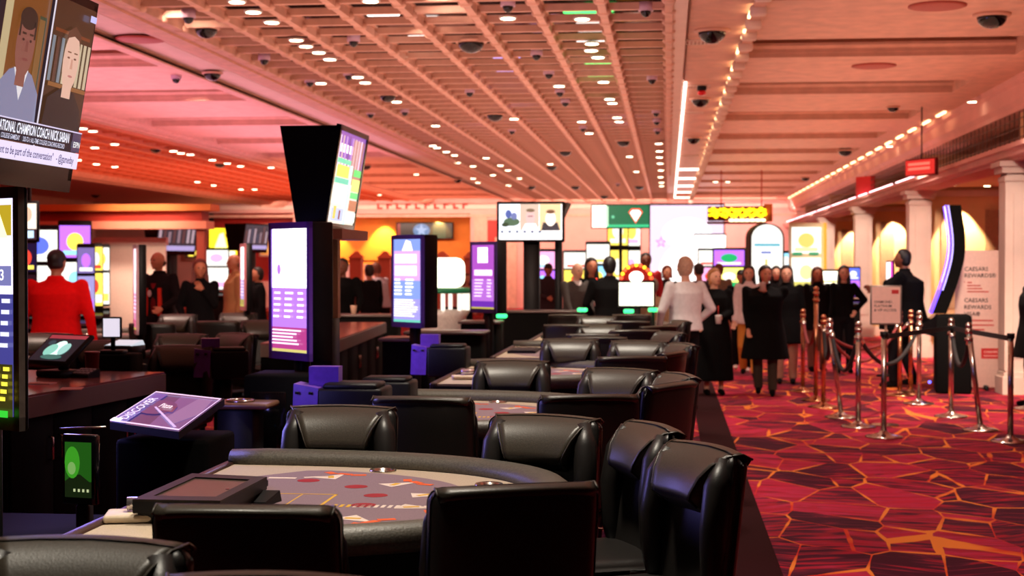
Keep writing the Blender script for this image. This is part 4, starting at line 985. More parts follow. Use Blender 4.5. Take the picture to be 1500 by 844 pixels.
# ------------------------------------------------------------------ hanging bulb sign
p = AY(1083, 313, 38)
t = thing('bulb_sign', 'hanging red sign of glowing yellow bulbs on two red rods', 'sign', (p.x, p.y, p.z))
M().rbox((-.08, 0, -.0), (1.42, .16, .36), .02, 1).build('board', P3(120, 14, 10, .5), t); M().rbox((.72, .1, .02), (.2, .3, .44), .01, 1).build('end_box', P3(215, 120, 60, .6), t); M().bx(-.80, .66, -.10, .1, -.26, -.20).build('lower_rail', P3(120, 14, 10, .5), t)
b1 = None
for row, (z, n, rr) in enumerate(((.08, 16, .052), (-.04, 18, .046))):
    for k in range(n):
        x = -.74+1.36*k/(n-1); zz = z+.03*math.sin(k*2.3)
        if b1 is None: b1 = M().ball((0, 0, 0), .05, 8, 6).build('bulb', G(255, 215, 20, 3), t); o = b1
        else: o = b1.copy(); COL.objects.link(o)
        o.location = (x, -.10, zz); o.scale = (rr/.05*(1.2 if k % 3 else .8),)*3
for k in range(7):
    o = M().rbox((-.2+.13*k, -.13, -.17), (.12, .05, .07), .02, 2).build('lit_letter', G(255, 245, 190, 3), t)
for x in (-.45, .55): M().cyl((x, 0, .18), .014, ZC-p.z-.18, 8).build('rod', P3(190, 40, 25), t)
# ------------------------------------------------------------------ slot machines
def slot(x, y, label, cols, w=.72, H=2.3, rz=0, arch=False, side=BLACK, group='tall slot machines', dz=0):
    t = thing('slot_machine', label, 'slot machine', (x, y, 0), R(rz), group)
    M().rbox((0, .25, .38), (w, .55, .76), .02, 1).build('cabinet', BLACK, t)
    m = M(); m.hexa([(-w/2, -.20, .76), (w/2, -.20, .76), (w/2, .05, .76), (-w/2, .05, .76)], [(-w/2, -.18, .80), (w/2, -.18, .80), (w/2, .05, .90), (-w/2, .05, .90)]); m.build('button_deck', GLOSS, t)
    h0 = .92
    if arch:
        n = 14; out = [(-w/2, h0), (w/2, h0)]+[(w/2*cos(pi*i/n), H-w/2*.8+w/2*.8*sin(pi*i/n)) for i in range(n+1)]
        m = M(); m.extr(out, 0, 1)   # dummy order fixed below
        m = M(); nn = len(out); vs = [(a, .02, b) for a, b in out]+[(a, .38, b) for a, b in out]
        m.add(vs, [tuple(range(nn)), tuple(range(nn, 2*nn))[::-1]]+[(i, (i+1) % nn, nn+(i+1) % nn, nn+i) for i in range(nn)], False); m.build('top_box', side, t)
        s = .9; inn = [(a*s, h0+.03+(b-h0)*.965) for a, b in out]; pq = Pict(.01, .01, cols[0]); pq.m = M(); pq.w = 0; pq.l = 0; pq.poly(inn, cols[0])
        pq.rect(-w*.38, H-.55, w*.76, .07, G(120, 205, 225, 1)); pq.rect(-w*.18, H-.72, w*.3, .05, G(90, 120, 215, 1)); pq.rect(-w*.06, h0+.45, w*.07, .4, G(240, 225, 120, 1)); pq.rect(w*.22, h0+.35, w*.10, .35, G(170, 225, 160, 1)); pq.rect(-w*.4, h0+.05, w*.8, .12, cols[3])
        pq.m.T = Matrix(); o = pq.m.build('screen', None, t, (0, .018, 0))
    else:
        M().rbox((0, .2, (h0+H)/2), (w, .36, H-h0), .03, 2).build('top_box', side, t)
        sh = (H-h0)
        pq = Pict(w*.9, sh*.50, cols[0]); pq.rect(w*.05, sh*.05, w*.8, sh*.12, cols[1]); pq.oval(w*.45, sh*.3, w*.2, sh*.1, cols[2]); pq.build('screen', t, (0, .016, h0+.04))
        pq = Pict(w*.9, sh*.36, cols[3]); pq.oval(w*.45, sh*.18, w*.25, sh*.1, cols[1]); pq.rect(w*.1, sh*.03, w*.7, sh*.05, cols[2]); pq.build('topper_screen', t, (0, .016, h0+sh*.58))
    return t
WW = G(255, 250, 240, 1.5); YY = G(255, 225, 90, 1.6); BL = G(90, 110, 250, 1.6); PP = G(190, 110, 255, 1.6); GN = G(30, 190, 110, 1.2); RR_ = G(255, 70, 50, 1.4); PK = G(255, 170, 220, 1.6); CY = G(150, 220, 255, 1.6)
p = AY(1124, 400, 36); slot(p.x, p.y, 'tall arched slot machine glowing white behind the black coat walker', (WW, CY, BL, YY), .84, 2.62, 14, arch=True, side=P3(40, 12, 10))
p = AY(1181, 400, 35); slot(p.x, p.y, 'tall white glowing slot machine with green marks beside the arched one', (WW, G(250, 235, 120, 1), G(255, 240, 170, 1.2), WW), .74, 2.60, side=P3(235, 225, 180))
for q in (-.20, .17):
    o_ = M().bx(p.x+q-.11, p.x+q+.11, p.y-.012, p.y+.004, 1.86, 1.92).build('green_mark', G(30, 170, 110, 1)); o_.parent = bpy.data.objects['slot_machine.001']; o_.matrix_parent_inverse = Matrix.Translation((-p.x, -p.y, 0))
m = M(); m.bx(.40, .46, -.02, .3, .9, 2.6); m.build('orange_edge', G(250, 170, 50, 1.2), bpy.data.objects['slot_machine.001'])
p = AY(1073, 400, 38)
for (u, Y, H, w_, lab, cols) in [
 (57, 22, 2.25, .60, 'slot machine with a white top screen behind the red jacket', (WW, BL, WW, WW)),
 (110, 23.4, 2.36, .53, 'slot machine with a purple and yellow top picture beside the red jacket', (WW, YY, CY, PP)),
 (124+2, 21, 1.95, .26, 'slim slot machine with a pale violet screen', (G(170, 160, 220, 1.2), PP, WW, G(140, 120, 190))),
 (140, 24, 2.0, .25, 'slim slot machine with a yellow screen by the white board', (YY, WW, RR_, YY)),
 (149, 25, 2.0, .28, 'slim slot machine with a white screen by the white board', (WW, YY, WW, WW)),
 (38, 20, 2.0, .30, 'dark slot machine with an orange curved light at its side', (G(40, 20, 30), RR_, YY, G(30, 20, 60))),
 (317, 40, 2.1, .7, 'white lit slot machine before the yellow doorway', (WW, PK, WW, WW)),
 (428, 40, 2.1, .6, 'slot machine with a blue rim beside the grey column', (WW, BL, WW, WW)),
 (795, 34, 2.0, .6, 'slot machine with a violet screen behind the centre post', (PP, WW, CY, PK)),
 (845, 37, 2.0, .7, 'slot machine with yellow lights behind the grey haired man', (YY, WW, RR_, WW)),
 (876, 36, 2.2, .6, 'slot machine with a cyan screen behind the long haired person', (CY, WW, YY, WW)),
 (905, 38, 3.0, .55, 'tall yellow and white lit slot machine beneath the diamond sign', (YY, WW, WW, YY)),
 (925, 39, 3.0, .5, 'tall white lit slot machine beside the thin sign pole', (WW, YY, PK, WW)),
 (1068, 41, 2.1, .9, 'slot machine with a yellow screen and violet bar behind the capped man', (G(250, 245, 120, 2), GN, WW, PP)),
 (1040, 42, 2.1, .7, 'slot machine with pink lights beside the huge white screen', (PK, WW, RR_, WW)),
 (1220, 29, 1.55, .62, 'low slot machine with a white lamp screen and red top behind the hand on hip woman', (WW, WW, YY, G(255, 245, 215, 3))),
 (1250, 33, 1.6, .3, 'narrow slot machine with a violet screen by the cream column', (PP, WW, WW, BL)),
 (1150, 40, 2.0, .5, 'slot machine with a blue lit edge between the two tall white ones', (BL, WW, WW, CY)),
]:
    p = AY(u, 400, Y); slot(p.x, p.y, ' '.join(lab.split()[:16]), cols, w_, H, math.degrees(math.atan2(-p.x, p.y)))
# huge bright LED wall
p = AY(1006, 375, 49)
t = thing('led_wall', 'huge white and pink LED wall at the far end of the aisle', 'screen', (p.x, p.y, 0))
M().bx(-1.22, 1.22, .02, .3, .4, 3.62).build('housing', BLACK, t); M().bx(-1.22, 1.22, .02, .4, 0, .4).build('base', BLACK, t)
pq = Pict(2.36, 3.1, G(255, 225, 250, 1.25)); pq.oval(1.18, .9, .9, 1.0, G(255, 250, 245, 2.2)); pq.oval(1.18, 2.2, .8, .5, G(255, 245, 250, 1.8))
def star(cx, cy, r): return [(cx+(r if i % 2 == 0 else r*.42)*sin(i*pi/5), cy+(r if i % 2 == 0 else r*.42)*cos(i*pi/5)) for i in range(10)]
for cx, cy in ((.35, 1.9), (2.0, 1.95)): pq.poly(star(cx, cy, .20), G(225, 130, 225, 1)); pq.poly(star(cx, cy, .13), G(255, 215, 250, 1.2))
pq.build('screen', t, (0, .01, .46))
p = AY(1040, 330, 47); t = thing('led_wall', 'lower bright LED panel joined to the huge screen, under the bulb sign', 'screen', (p.x, p.y, 0)); M().bx(-.5, .5, .02, .25, 0, 2.6).build('housing', BLACK, t); pq = Pict(.96, 1.7, G(255, 240, 235, 3)); pq.oval(.5, .8, .4, .6, G(255, 250, 240, 4)); pq.build('screen', t, (0, .01, .85))
# posters, doorway screen, bar TV, white board, rail posts
def poster(u, v, wd, hg, label, cols, Y=YF-.06, frame=PINKC, name='lit_poster'):
    p = AY(u, v, Y); t = thing(name, label, 'poster', p)
    M().rbox((0, .02, 0), (wd+.16, .05, hg+.16), .01, 1).build('frame', frame, t)
    pq = Pict(wd, hg, cols[0]); pq.poly([(wd*.3, hg*.08), (wd*.7, hg*.08), (wd*.62, hg*.6), (wd*.56, hg*.92), (wd*.42, hg*.92), (wd*.36, hg*.6)], cols[1]); pq.rect(wd*.12, hg*.12, wd*.76, hg*.14, cols[2]); pq.oval(wd*.5, hg*.5, wd*.14, hg*.16, cols[3]); pq.build('lit_picture', t, (0, -.012, -hg/2)); return t
poster(280, 357, .52, 1.15, 'lit poster in a pale frame with a gold figure', (G(60, 22, 14), G(255, 225, 80, 2), YY, G(255, 250, 200, 2.5)), frame=mat('pale_frame', (.8, .5, .35), .5))
poster(388, 352, .30, 1.1, 'narrow lit poster with white panels beside the purple display', (G(250, 150, 70), WW, G(255, 190, 90, 1.5), WW))
poster(738, 380, .5, 1.5, 'lit red and white poster behind the magenta display', (G(250, 90, 90), WW, PK, WW))
p = AY(327, 356, YF-.3); t = thing('light_box', 'big yellow light box in the doorway behind the small flared tower', 'screen', p); M().rbox((0, .05, 0), (1.15, .1, 1.2), .01, 1).build('housing', P3(160, 60, 30), t); pq = Pict(1.08, 1.12, G(255, 225, 40, 2)); pq.poly([(.1, .1), (.4, .9), (.55, .95), (.7, .3), (.9, .2)], G(255, 250, 150, 3)); pq.oval(.8, .85, .2, .12, G(250, 180, 30)); pq.rect(.05, 0, .95, .25, WW); pq.build('lit_picture', t, (0, -.002, -.56))
p = AY(622, 338, YF+1.5); t = thing('wall_tv', 'long dark TV showing a blue burst in the orange alcove', 'TV', p); M().rbox((0, .05, 0), (2.25, .08, .66), .01, 1).build('housing', BLACK, t); pq = Pict(2.15, .58, G(18, 34, 26)); pq.rect(1.4, 0, .5, .58, G(40, 80, 60)); pq.oval(.95, .30, .33, .26, G(90, 140, 190)); pq.poly(star(.95, .3, .26), G(170, 200, 240)); pq.rect(.5, 0, .9, .07, G(70, 210, 140)); pq.rect(0, 0, .12, .58, G(170, 40, 30)); pq.build('screen', t, (0, .008, -.29))
p = AY(180, 390, 27); t = thing('white_board_wall', 'pale cream partition board behind the thin display', 'partition', (p.x+.15, p.y, 0)); M().rbox((0, 0, 1.0), (1.35, .08, 2.0), .01, 1).build('panel', P3(240, 215, 200, .7), t); M().bx(-.70, .70, -.07, .06, 2.0, 2.14).build('cap', P3(245, 225, 215, .6), t)
# bar fascia over the slots at the left
t = thing('slot_canopy', 'low orange banded canopy over the slot machines by the red jacket', 'canopy', (AY(95, 330, 26).x, 26, 0)); M().bx(-3.2, 2.6, 0, .5, 2.28, 2.42).build('lower_band', P3(245, 150, 120, .6), t); M().bx(-3.1, 2.5, .08, .5, 2.42, 2.60).build('middle_band', P3(170, 40, 20, .6), t); M().bx(-3.3, 2.7, -.05, .5, 2.60, 2.72).build('upper_band', P3(235, 130, 60, .6), t)
for x in (-3.0, 2.45): M().bx(x-.07, x+.07, .15, .3, 0, 2.3).build('post', P3(170, 70, 50), t)
# low balustrade in front of the alcove
b_ = None
for k in range(7):
    p = AY(480+42*k, 400, 50)
    t = thing('balustrade_post', 'pink pointed balustrade post in front of the orange alcove', 'post', (p.x, 50, 0), 0, 'balustrade posts before the alcove') if b_ is None else None
    if b_ is None:
        b_ = t; M().bx(-.20, .20, -.2, .2, 0, 1.85).build('shaft', PINKW, t); M().hexa([(-.26, -.26, 1.85), (.26, -.26, 1.85), (.26, .26, 1.85), (-.26, .26, 1.85)], [(-.05, -.05, 2.08), (.05, -.05, 2.08), (.05, .05, 2.08), (-.05, .05, 2.08)]).build('cap', PINKW, t)
    else: dup(b_, (p.x, 50, 0), 0, ['', 'second', 'third', 'fourth', 'fifth', 'sixth', 'last'][k]+' pink pointed balustrade post counted from the purple display side')
p0, p1 = AY(480, 400, 50), AY(732, 400, 50)
t = thing('balustrade_rail', 'thin pale rail with glass running between the pointed posts', 'railing', (p0.x, 50, 0)); M().bx(0, p1.x-p0.x, .23, .27, 1.72, 1.78).build('rail', PINKC, t); M().bx(0, p1.x-p0.x, .22, .34, 0, 1.05).build('low_wall', PINKW, t)
for k in range(6): M().bx(.25+.955*k, .25+.955*k+.5, .23, .27, 1.05, 1.65).build('lit_panel', G(255, 150, 130, 1), t)
# ------------------------------------------------------------------ rope and belt stanchions
STE = CHROME; COP = mat('copper_steel', (.62, .30, .16), .25, 1)
def stanchion(u, v, label, lean=0, H=.99, m=STE, ball=False, q=[{}]):
    p = AZ(u, v, 0)
    t = thing('stanchion', label, 'stanchion', (p.x, p.y, 0), 0, 'metal crowd stanchions')
    M().lathe((0, 0, 0), [(.175, 0), (.178, .008), (.165, .018), (.11, .028), (.05, .045), (.035, .065)], 28).build('base', m, t)
    top = Vector((lean, 0, H))
    M().tube([(0, 0, .05), top], .027, 14).build('pole', m, t)
    M().tube([top-Vector((0, 0, .03)), top+Vector((0, 0, .02))], .036, 14).build('head', BLACK if not ball else m, t)
    if ball: M().ball(top+Vector((0, 0, .05)), .034, 12, 8).build('finial', m, t); M().tube([top-Vector((0, 0, .10)), top-Vector((0, 0, .07))], .042, 12).build('collar', m, t)
    return p, top
s_f = stanchion(1294.5, 641, 'steel belt stanchion nearest the camera, upright, below the small framed sign'.replace('nearest the camera', 'at the front'))
s_k = stanchion(1480, 648, 'steel belt stanchion at the front beside the picture edge')
s_j = stanchion(1436, 631, 'leaning steel stanchion in front of the rewards panel', lean=-.115, ball=True)
s_i = stanchion(1393, 611, 'upright steel stanchion at the corner of the rewards panel', ball=True)
s_e = stanchion(1257, 626, 'steel rope stanchion with a velvet rope hooked both sides', ball=True)
s_d = stanchion(1232, 612, 'leaning steel stanchion second behind the belt post', lean=-.125, ball=True)
s_c = stanchion(1206, 597, 'copper toned stanchion with a cluster of hooks at its top', m=COP, ball=True)
s_b = stanchion(1195, 587, 'tall copper toned stanchion reaching above the others', H=1.30, m=COP, ball=True)
s_a = stanchion(1176, 574, 'copper toned stanchion farthest along the rope line, pale green base'.replace('farthest along', 'at the end of'), m=COP, ball=True)
s_h = stanchion(1346, 592, 'steel stanchion with round finial before the person in black', H=1.02, ball=True)
s_g = stanchion(1318, 580, 'copper toned stanchion behind the small framed sign', m=COP, ball=True)
s_g2 = stanchion(1334, 577, 'copper toned stanchion close behind the round finial one', m=COP, ball=True)
s_l = stanchion(1508, 600, 'steel stanchion cut by the picture edge behind the belt post')
VEL = mat('black_velvet', (.012, .008, .010), .8); VELR = mat('red_velvet', (.22, .02, .02), .8)
def rope(a, b, sag, label, m=VEL, r=.022, za=.90, zb=.90):
    (pa, ta), (pb, tb) = a, b
    A_ = Vector((pa.x+ta.x*.9, pa.y, za)); B_ = Vector((pb.x+tb.x*.9, pb.y, zb)); mid = (A_+B_)/2
    d = (B_-A_).normalized(); A2, B2 = A_+d*.05, B_-d*.05
    t = thing('velvet_rope', label, 'rope', (mid.x, mid.y, 0), 0, 'velvet ropes between stanchions')
    o = Vector((mid.x, mid.y, 0)); n = 16
    pts = [A2.lerp(B2, i/n)-Vector((0, 0, sag*(1-(2*i/n-1)**2)))-o for i in range(n+1)]
    M().tube(pts, r, 10).build('rope', m, t)
    for q, w in ((pts[0], pts[1]), (pts[-1], pts[-2])): M().tube([q-(w-q)*.2, q+(w-q)*.6], r*1.25, 10).build('end_cap', CHROME, t)
rope(s_d, s_e, .36, 'black velvet rope hanging low between the leaning and the hooked stanchion')
rope(s_c, s_d, .30, 'black velvet rope hanging from the copper post cluster')
rope(s_e, s_h, .34, 'black velvet rope running back behind the belt stanchion')
rope(s_j, s_i, .30, 'black velvet rope sagging in front of the rewards panel')
rope(s_a, s_b, .25, 'red velvet rope at the end of the line', VELR)
rope(s_c, s_g, .42, 'long red velvet rope sagging across the carpet', VELR, .018)
rope(s_b, s_g2, .30, 'upper long red velvet rope behind the sagging one', VELR, .018)
def belt(a, b, label, z=.96):
    (pa, ta), (pb, tb) = a, b; A_ = Vector((pa.x, pa.y, 0)); B_ = Vector((pb.x, pb.y, 0)); d = B_-A_
    t = thing('belt', label, 'belt', A_, math.atan2(d.y, d.x), 'black retractable belts')
    M().bx(.03, d.length-.03, -.002, .002, z-.024, z+.024).build('webbing', VEL, t); M().rbox((.06, 0, z), (.07, .05, .06), .008, 1).build('clip', BLACK, t); M().rbox((d.length-.05, 0, z), (.05, .04, .055), .008, 1).build('clip', BLACK, t)
belt(s_f, s_i, 'black belt from the front stanchion to the rewards panel corner')
belt(s_i, s_k, 'black belt crossing in front of the rewards panel')
# ------------------------------------------------------------------ signs
INK = P3(50, 28, 34, .7); REDT = P3(200, 60, 55, .7); PINKP = P3(238, 196, 180, .6); REDB = P3(190, 24, 22, .5)
p = AZ(1433, 571, 0)
t = thing('rewards_panel', 'tall freestanding pink panel reading CAESARS REWARDS', 'sign', (p.x, p.y, 0), R(-4))
w_, h_ = .60, 1.80
M().rbox((0, .02, .03+h_/2), (w_, .03, h_), .004, 1).build('panel', PINKP, t)
def put(t, s, x, z, size, m, w, sx=1, y0=.0025): 
    vs, fs = text(s, size); q = M(); q.add([(x-w/2+a*sx, b+y0, z+c) for a, b, c in vs], fs, False); q.build('lettering', m, t)
for s, z, sz in (('CAESARS', 1.56, .075), ('REWARDS®', 1.475, .075), ('CAESARS', 1.15, .075), ('REWARDS', 1.06, .075), ('VISA®', .97, .075)): put(t, s, .115, z, sz, INK, w_)
q = M()
for z, ww in ((1.40, .06), (1.36, .17), (1.32, .19), (1.28, .27)): q.bx(-.145, -.145+ww, .0035, .0045, z, z+.016)
for z, ww in ((.90, .33), (.84, .34), (.78, .22)): q.bx(-.145, -.145+ww, .0035, .0045, z, z+.018)
for z in (1.41, .90, .84, .78): q.bx(-.185, -.172, .0035, .0045, z, z+.014)
q.build('small_print', REDT, t, kind='stuff')
q = M(); q.bx(.035, .275, .001, .005, .41, .545); q.build('badge', REDB, t)
vs, fs = text('CAESARS', .042); q = M(); q.add([(.065+a*1.05, b+.001, .485+c) for a, b, c in vs], fs, False); vs, fs = text('REWARDS', .032); q.add([(.068+a*1.3, b+.001, .435+c) for a, b, c in vs], fs, False); q.build('badge_lettering', P3(245, 190, 180), t)
for x in (-.12, .09): M().rbox((x, 0, .03), (.05, .28, .06), .008, 1).build('foot', BLACK, t)
p = AY(1298, 447, 15.6)
t = thing('framed_sign', 'small framed sign reading DIAMOND PLATINUM VIP ACCESS on a post', 'sign', (p.x, p.y, 0))
M().rbox((0, .014, p.z), (.315, .02, .40), .004, 1).build('frame', mat('grey_frame', (.25, .20, .17), .4, .6), t); M().bx(-.142, .142, .001, .006, p.z-.185, p.z+.185).build('card', PINKP, t)
for s, z in (('DIAMOND,', .02), ('PLATINUM', -.022), ('& VIP ACCESS', -.064)): put(t, s, .0, p.z+z, .037, INK, .24, 1, -.0005)
M().bx(.055, .125, -.002, .002, p.z+.115, p.z+.155).build('badge', REDB, t); M().cyl((0, .02, 0), .013, p.z-.2, 10).build('post', CHROME, t); M().cyl((0, .02, 0), .14, .015, 20).build('base', CHROME, t)
# red lit letters sign hung high at the right
p = AY(1350, 245, 23); t = thing('red_sign', 'small red lit sign hung against the wire mesh', 'sign', p, R(-60)); M().rbox((0, 0, 0), (.7, .06, .26), .01, 1).build('housing', P3(120, 20, 18), t); q = Pict(.66, .22, G(235, 40, 35)); q.lines(.06, .14, .5, 2, .07, .04, G(255, 110, 90, 1.4), .05); q.build('sign_face', t, (0, -.032, -.11)); M().cyl((0, 0, .12), .01, 4.0-p.z-.12, 6).build('hanger', BLACK, t)
p = AY(1268, 275, 34); t = thing('red_sign', 'pink red hanging banner sign before the wire mesh', 'sign', p, R(-50)); M().rbox((0, 0, 0), (.55, .05, .5), .01, 1).build('housing', P3(225, 50, 60), t); M().cyl((0, 0, .24), .01, 3.62-p.z-.24, 6).build('hanger', BLACK, t)
# ------------------------------------------------------------------ curved kiosk machine
p = AZ(1400, 578, 0)
t = thing('curved_machine', 'black slot machine with a tall curved violet screen facing the aisle', 'slot machine', (p.x+.0, p.y+.35, 0), R(-7))
def arc_pts(off, n=14, z0=1.02, z1=2.40):
    out = []
    for i in range(n+1):
        f = i/n; z = z0+(z1-z0)*f; x = -.24+.25*sin(min(1, f*1.25)*pi/1.9)-.22*max(0, f-.5)**1.5
        out.append((x+off, z))
    return out
A_, B_ = arc_pts(0), arc_pts(.17)
prof = A_+B_[::-1]; m = M(); m.extr(prof, -.24, .24, 'y'); m.build('curved_back', MATTE, t)
m = M(); fr = [(x-.012, z) for x, z in arc_pts(0)]
for i in range(len(fr)-1):
    a, b = fr[i], fr[i+1]; col = WW if i > 4 else (PK if i > 2 else YY); m.use(G(235, 225, 255, 2.2) if i > 3 else (G(240, 150, 190, 1.4) if i == 3 else G(120, 100, 50))); m.add([(a[0], -.21, a[1]), (a[0], .21, a[1]), (b[0], .21, b[1]), (b[0], -.21, b[1])], [(0, 1, 2, 3)], True)
m.build('screen', None, t)
for s in (-.23, .23):
    m = M(); m.tube([(x-.014, s, z) for x, z in arc_pts(0)], .012, 6); m.build('light_edge', G(110, 70, 255, 3), t)
m = M(); m.tube([(x, -.241, z) for x, z in arc_pts(.015)][3:], .008, 6); m.build('side_light', G(190, 170, 255, 2.5), t)
M().rbox((.02, 0, .50), (.44, .62, 1.0), .03, 2).build('cabinet', MATTE, t)
M().hexa([(-.42, -.28, .78), (-.2, -.28, .72), (-.2, .28, .72), (-.42, .28, .78)], [(-.42, -.28, .84), (-.2, -.28, 1.0), (-.2, .28, 1.0), (-.42, .28, .84)]).build('button_deck', GLOSS, t)
M().ball((-.27, -.2, .14), .02, 8, 6).build('floor_lamp_spot', G(90, 90, 255, 4), t)
p = AY(1303, 400, 22.5); t = thing('side_screen', 'narrow screen with a violet edge before the person in black', 'monitor', (p.x, p.y, 0), R(-30)); M().rbox((0, .02, 1.45), (.12, .05, .5), .01, 1).build('housing', BLACK, t); q = Pict(.10, .46, G(255, 230, 225, 2)); q.rect(.07, 0, .03, .46, G(230, 60, 190, 1.5)); q.rect(.02, .02, .03, .14, G(150, 60, 40)); q.build('screen', t, (0, -.006, 1.22)); M().rbox((0, .03, .6), (.06, .05, 1.2), .01, 1).build('post', BLACK, t); M().rbox((0, .03, .015), (.3, .3, .03), .01, 1).build('foot_plate', BLACK, t)
# ------------------------------------------------------------------ dome cameras, downlights, vents
def dome(u, v, z, r, label, grp='black dome cameras on the ceiling', white=False, first={}):
    p = AZ(u, v, z)
    key = white
    if key not in first:
        t = thing('dome_camera', label, 'camera', (p.x, p.y, z), 0, grp)
        if white:
            M().cyl((0, 0, -.01), .075, .09, 18).build('mount', P3(205, 170, 190, .5), t); M().ball((0, 0, -.012), (.055, .055, .06), 14, 8, zmin=-1).build('dome', GLOSS, t)
        else:
            M().lathe((0, 0, -.02), [(.16, 0), (.175, .012), (.175, .03)], 22).build('mount', PINKC, t); M().ball((0, 0, -.02), (.14, .14, .11), 18, 8).build('dome', GLOSS, t)
        first[key] = t
    else: t = dup(first[key], (p.x, p.y, z), 0, label, grp)
    t.scale = (r,)*3
    return t
bd = [(311, 107, .75, 'beside the long beam'), (690, 60, 1, 'largest under the lattice, near its middle'), (1043, 45, 1, 'largest on the vent strip'), (1453, 22, 1, 'alone on the flat panel at the upper corner'), (1026, 145, .9, 'second along the vent strip'), (1016, 202, .9, 'third along the vent strip'), (725, 167, .9, 'in the lattice second from the big one'), (568, 139, .8, 'in the lattice near the beam'), (828, 221, .9, 'in the middle lattice bay'), (778, 272, 1, 'low in the lattice above the centre TV'), (843, 272, 1, 'low in the lattice, one bay along from the TV'), (808, 243, .9, 'beside a small downlight in the lattice'), (913, 206, .9, 'in the lattice toward the bright beam'), (1238, 220, 1, 'in the coffers before the wall beam'), (536, 242, .9, 'on the pink panel past the flared tower'), (670, 262, .9, 'on the pink panel beside the far end of the beam'), (140, 284, 1.1, 'on the red soffit under the large TV'), (295, 299, 1.1, 'on the far soffit above the flared tower'), (1180, 260, .8, 'hanging in the last coffer'), (302, 41, .8, 'large, in the lattice corner by the beam'), (885, 286, 1, 'at the far end of the lattice'), (936, 272, 1, 'beside the bright beam far away'), (228, 217, .8, 'on the orange grille near its beam'), (322, 239, .9, 'on the orange grille beside the flared tower'), (1308, 95+62, .6, 'flat on the third coffer beam')]
for u, v, r, lab in bd: dome(u, v, ZC-.01, r, 'black dome camera '+lab)
wdm = [(276, 25, 'first in the lattice corner'), (387, 87, 'by the lattice edge beam'), (518, 60, 'in the lattice, third bay'), (511, 110, 'in the lattice below the third bay'), (454, 120, 'next to a downlight by the edge beam'), (744, 8, 'at the picture top over the lattice'), (946, 15, 'at the picture top by the bright beam'), (786, 80, 'in the lattice centre, upper one of a pair'), (804, 108, 'in the lattice centre, lower one of a pair'), (820, 135, 'third of the run down the lattice centre'), (828, 150, 'fourth of the run down the lattice centre'), (955, 116, 'beside the bright beam, alone'), (688, 135, 'faint, in the lattice before its centre'), (961, 165, 'beside the bright beam, upper of three'), (962, 178, 'beside the bright beam, middle of three'), (963, 192, 'beside the bright beam, lower of three'), (854, 188, 'below two lights in the lattice'), (750, 192, 'in the second lattice bay from the long beam'), (593, 164, 'over the flared tower side of the lattice'), (258, 115, 'on the pink strip past the beam'), (905, 270, 'far away in the lattice end'), (543, 167, 'by the beam beyond the flared tower')]
for u, v, lab in wdm: dome(u, v, ZC-.04, .9, 'small white cased camera '+lab, 'small white cased cameras under the lattice', True)
LAMP = glow('downlight_lamp', (1, .80, .50), 14)
dl0 = None
def dlight(u, v, z, s, label, grp):
    global dl0
    p = AZ(u, v, z)
    if dl0 is None:
        dl0 = thing('downlight', label, 'light', p, 0, grp); M().cyl((0, 0, 0), .055, .012, 14).build('lamp', LAMP, dl0); M().lathe((0, 0, 0), [(.07, .004), (.07, .02), (.055, .022)], 14).build('ring', WHITE, dl0); t = dl0
    else: t = dup(dl0, p, 0, label, grp)
    t.scale = (s,)*3
gA = 'round downlights in the lattice ceiling'
ORD = 'first second third fourth fifth sixth seventh eighth ninth tenth eleventh twelfth thirteenth fourteenth fifteenth sixteenth seventeenth eighteenth nineteenth twentieth'.split()
seen = {}
def dl_label(u, v):
    p = AZ(u, v, ZC); bay = min(8, max(0, int(-p.x/.594))); n = seen[bay] = seen.get(bay, 0)+1
    return '%s small glowing downlight met in lattice bay %s from the bright beam' % (ORD[n-1], ORD[bay])
for u, v in [(347, 4), (371, 19), (398, 34), (434, 60), (448, 69), (467, 78), (483, 88), (524, 114), (535, 122), (470, 123), (581, 150), (638, 185), (634, 214), (640, 217), (654, 223), (666, 228), (693, 244), (543, 3), (670, 239), (712, 232), (722, 257), (733, 243), (744, 250), (761, 262), (745, 272), (867, 65), (866, 75), (876, 85), (884, 121), (893, 146), (897, 152), (904, 173), (907, 179), (852, 179), (863, 196), (819, 127), (922, 230), (932, 252), (806, 241), (753, 175), (965, 211), (966, 222), (966, 231), (967, 240), (968, 250), (968, 260), (969, 268), (969, 273), (693, 262), (700, 268), (853, 29), (744, 28)][::1]:
    dlight(u, v, ZC-.08, 1.2, dl_label(u, v), gA)
gB = 'round downlights in the orange grille'
for u, v in [(121, 189), (136, 193), (139, 217), (168, 212), (114, 235), (141, 241), (168, 245), (254, 222), (265, 225), (279, 227), (311, 235), (333, 240), (352, 244), (289, 267), (313, 272), (353, 278), (373, 278), (397, 246)]: seen['g'] = seen.get('g', 0)+1; dlight(u, v, 3.90, 1.3, ORD[seen['g']-1]+' round glowing downlight counted along the orange grille ceiling', gB)
for u, v, lab in [(610, 256, 'on the panel past the long beam, upper'), (556, 286, 'on the panel past the long beam, lower'), (1424, 150, 'square one beside the wall beam'), (1303, 215, 'by the cove of the wall beam'), (1048, 267, 'first of a far pair'), (1066, 267, 'second one of a far pair'), (1494, 160, 'under the mesh at the picture edge')]: dlight(u, v, 3.9, 1.1, 'glowing downlight '+lab, 'downlights on the flat ceiling')
for u, v, lab in [(1382, 278, 'bright'), (1395, 272, 'small, second'), (1408, 268, 'small, third'), (1421, 264, 'small, fourth'), (1446, 273, 'beside the pilaster')]: dlight(u, v, 3.0, 1.0, lab+' glowing downlight under the soffit of the bays', 'soffit downlights')
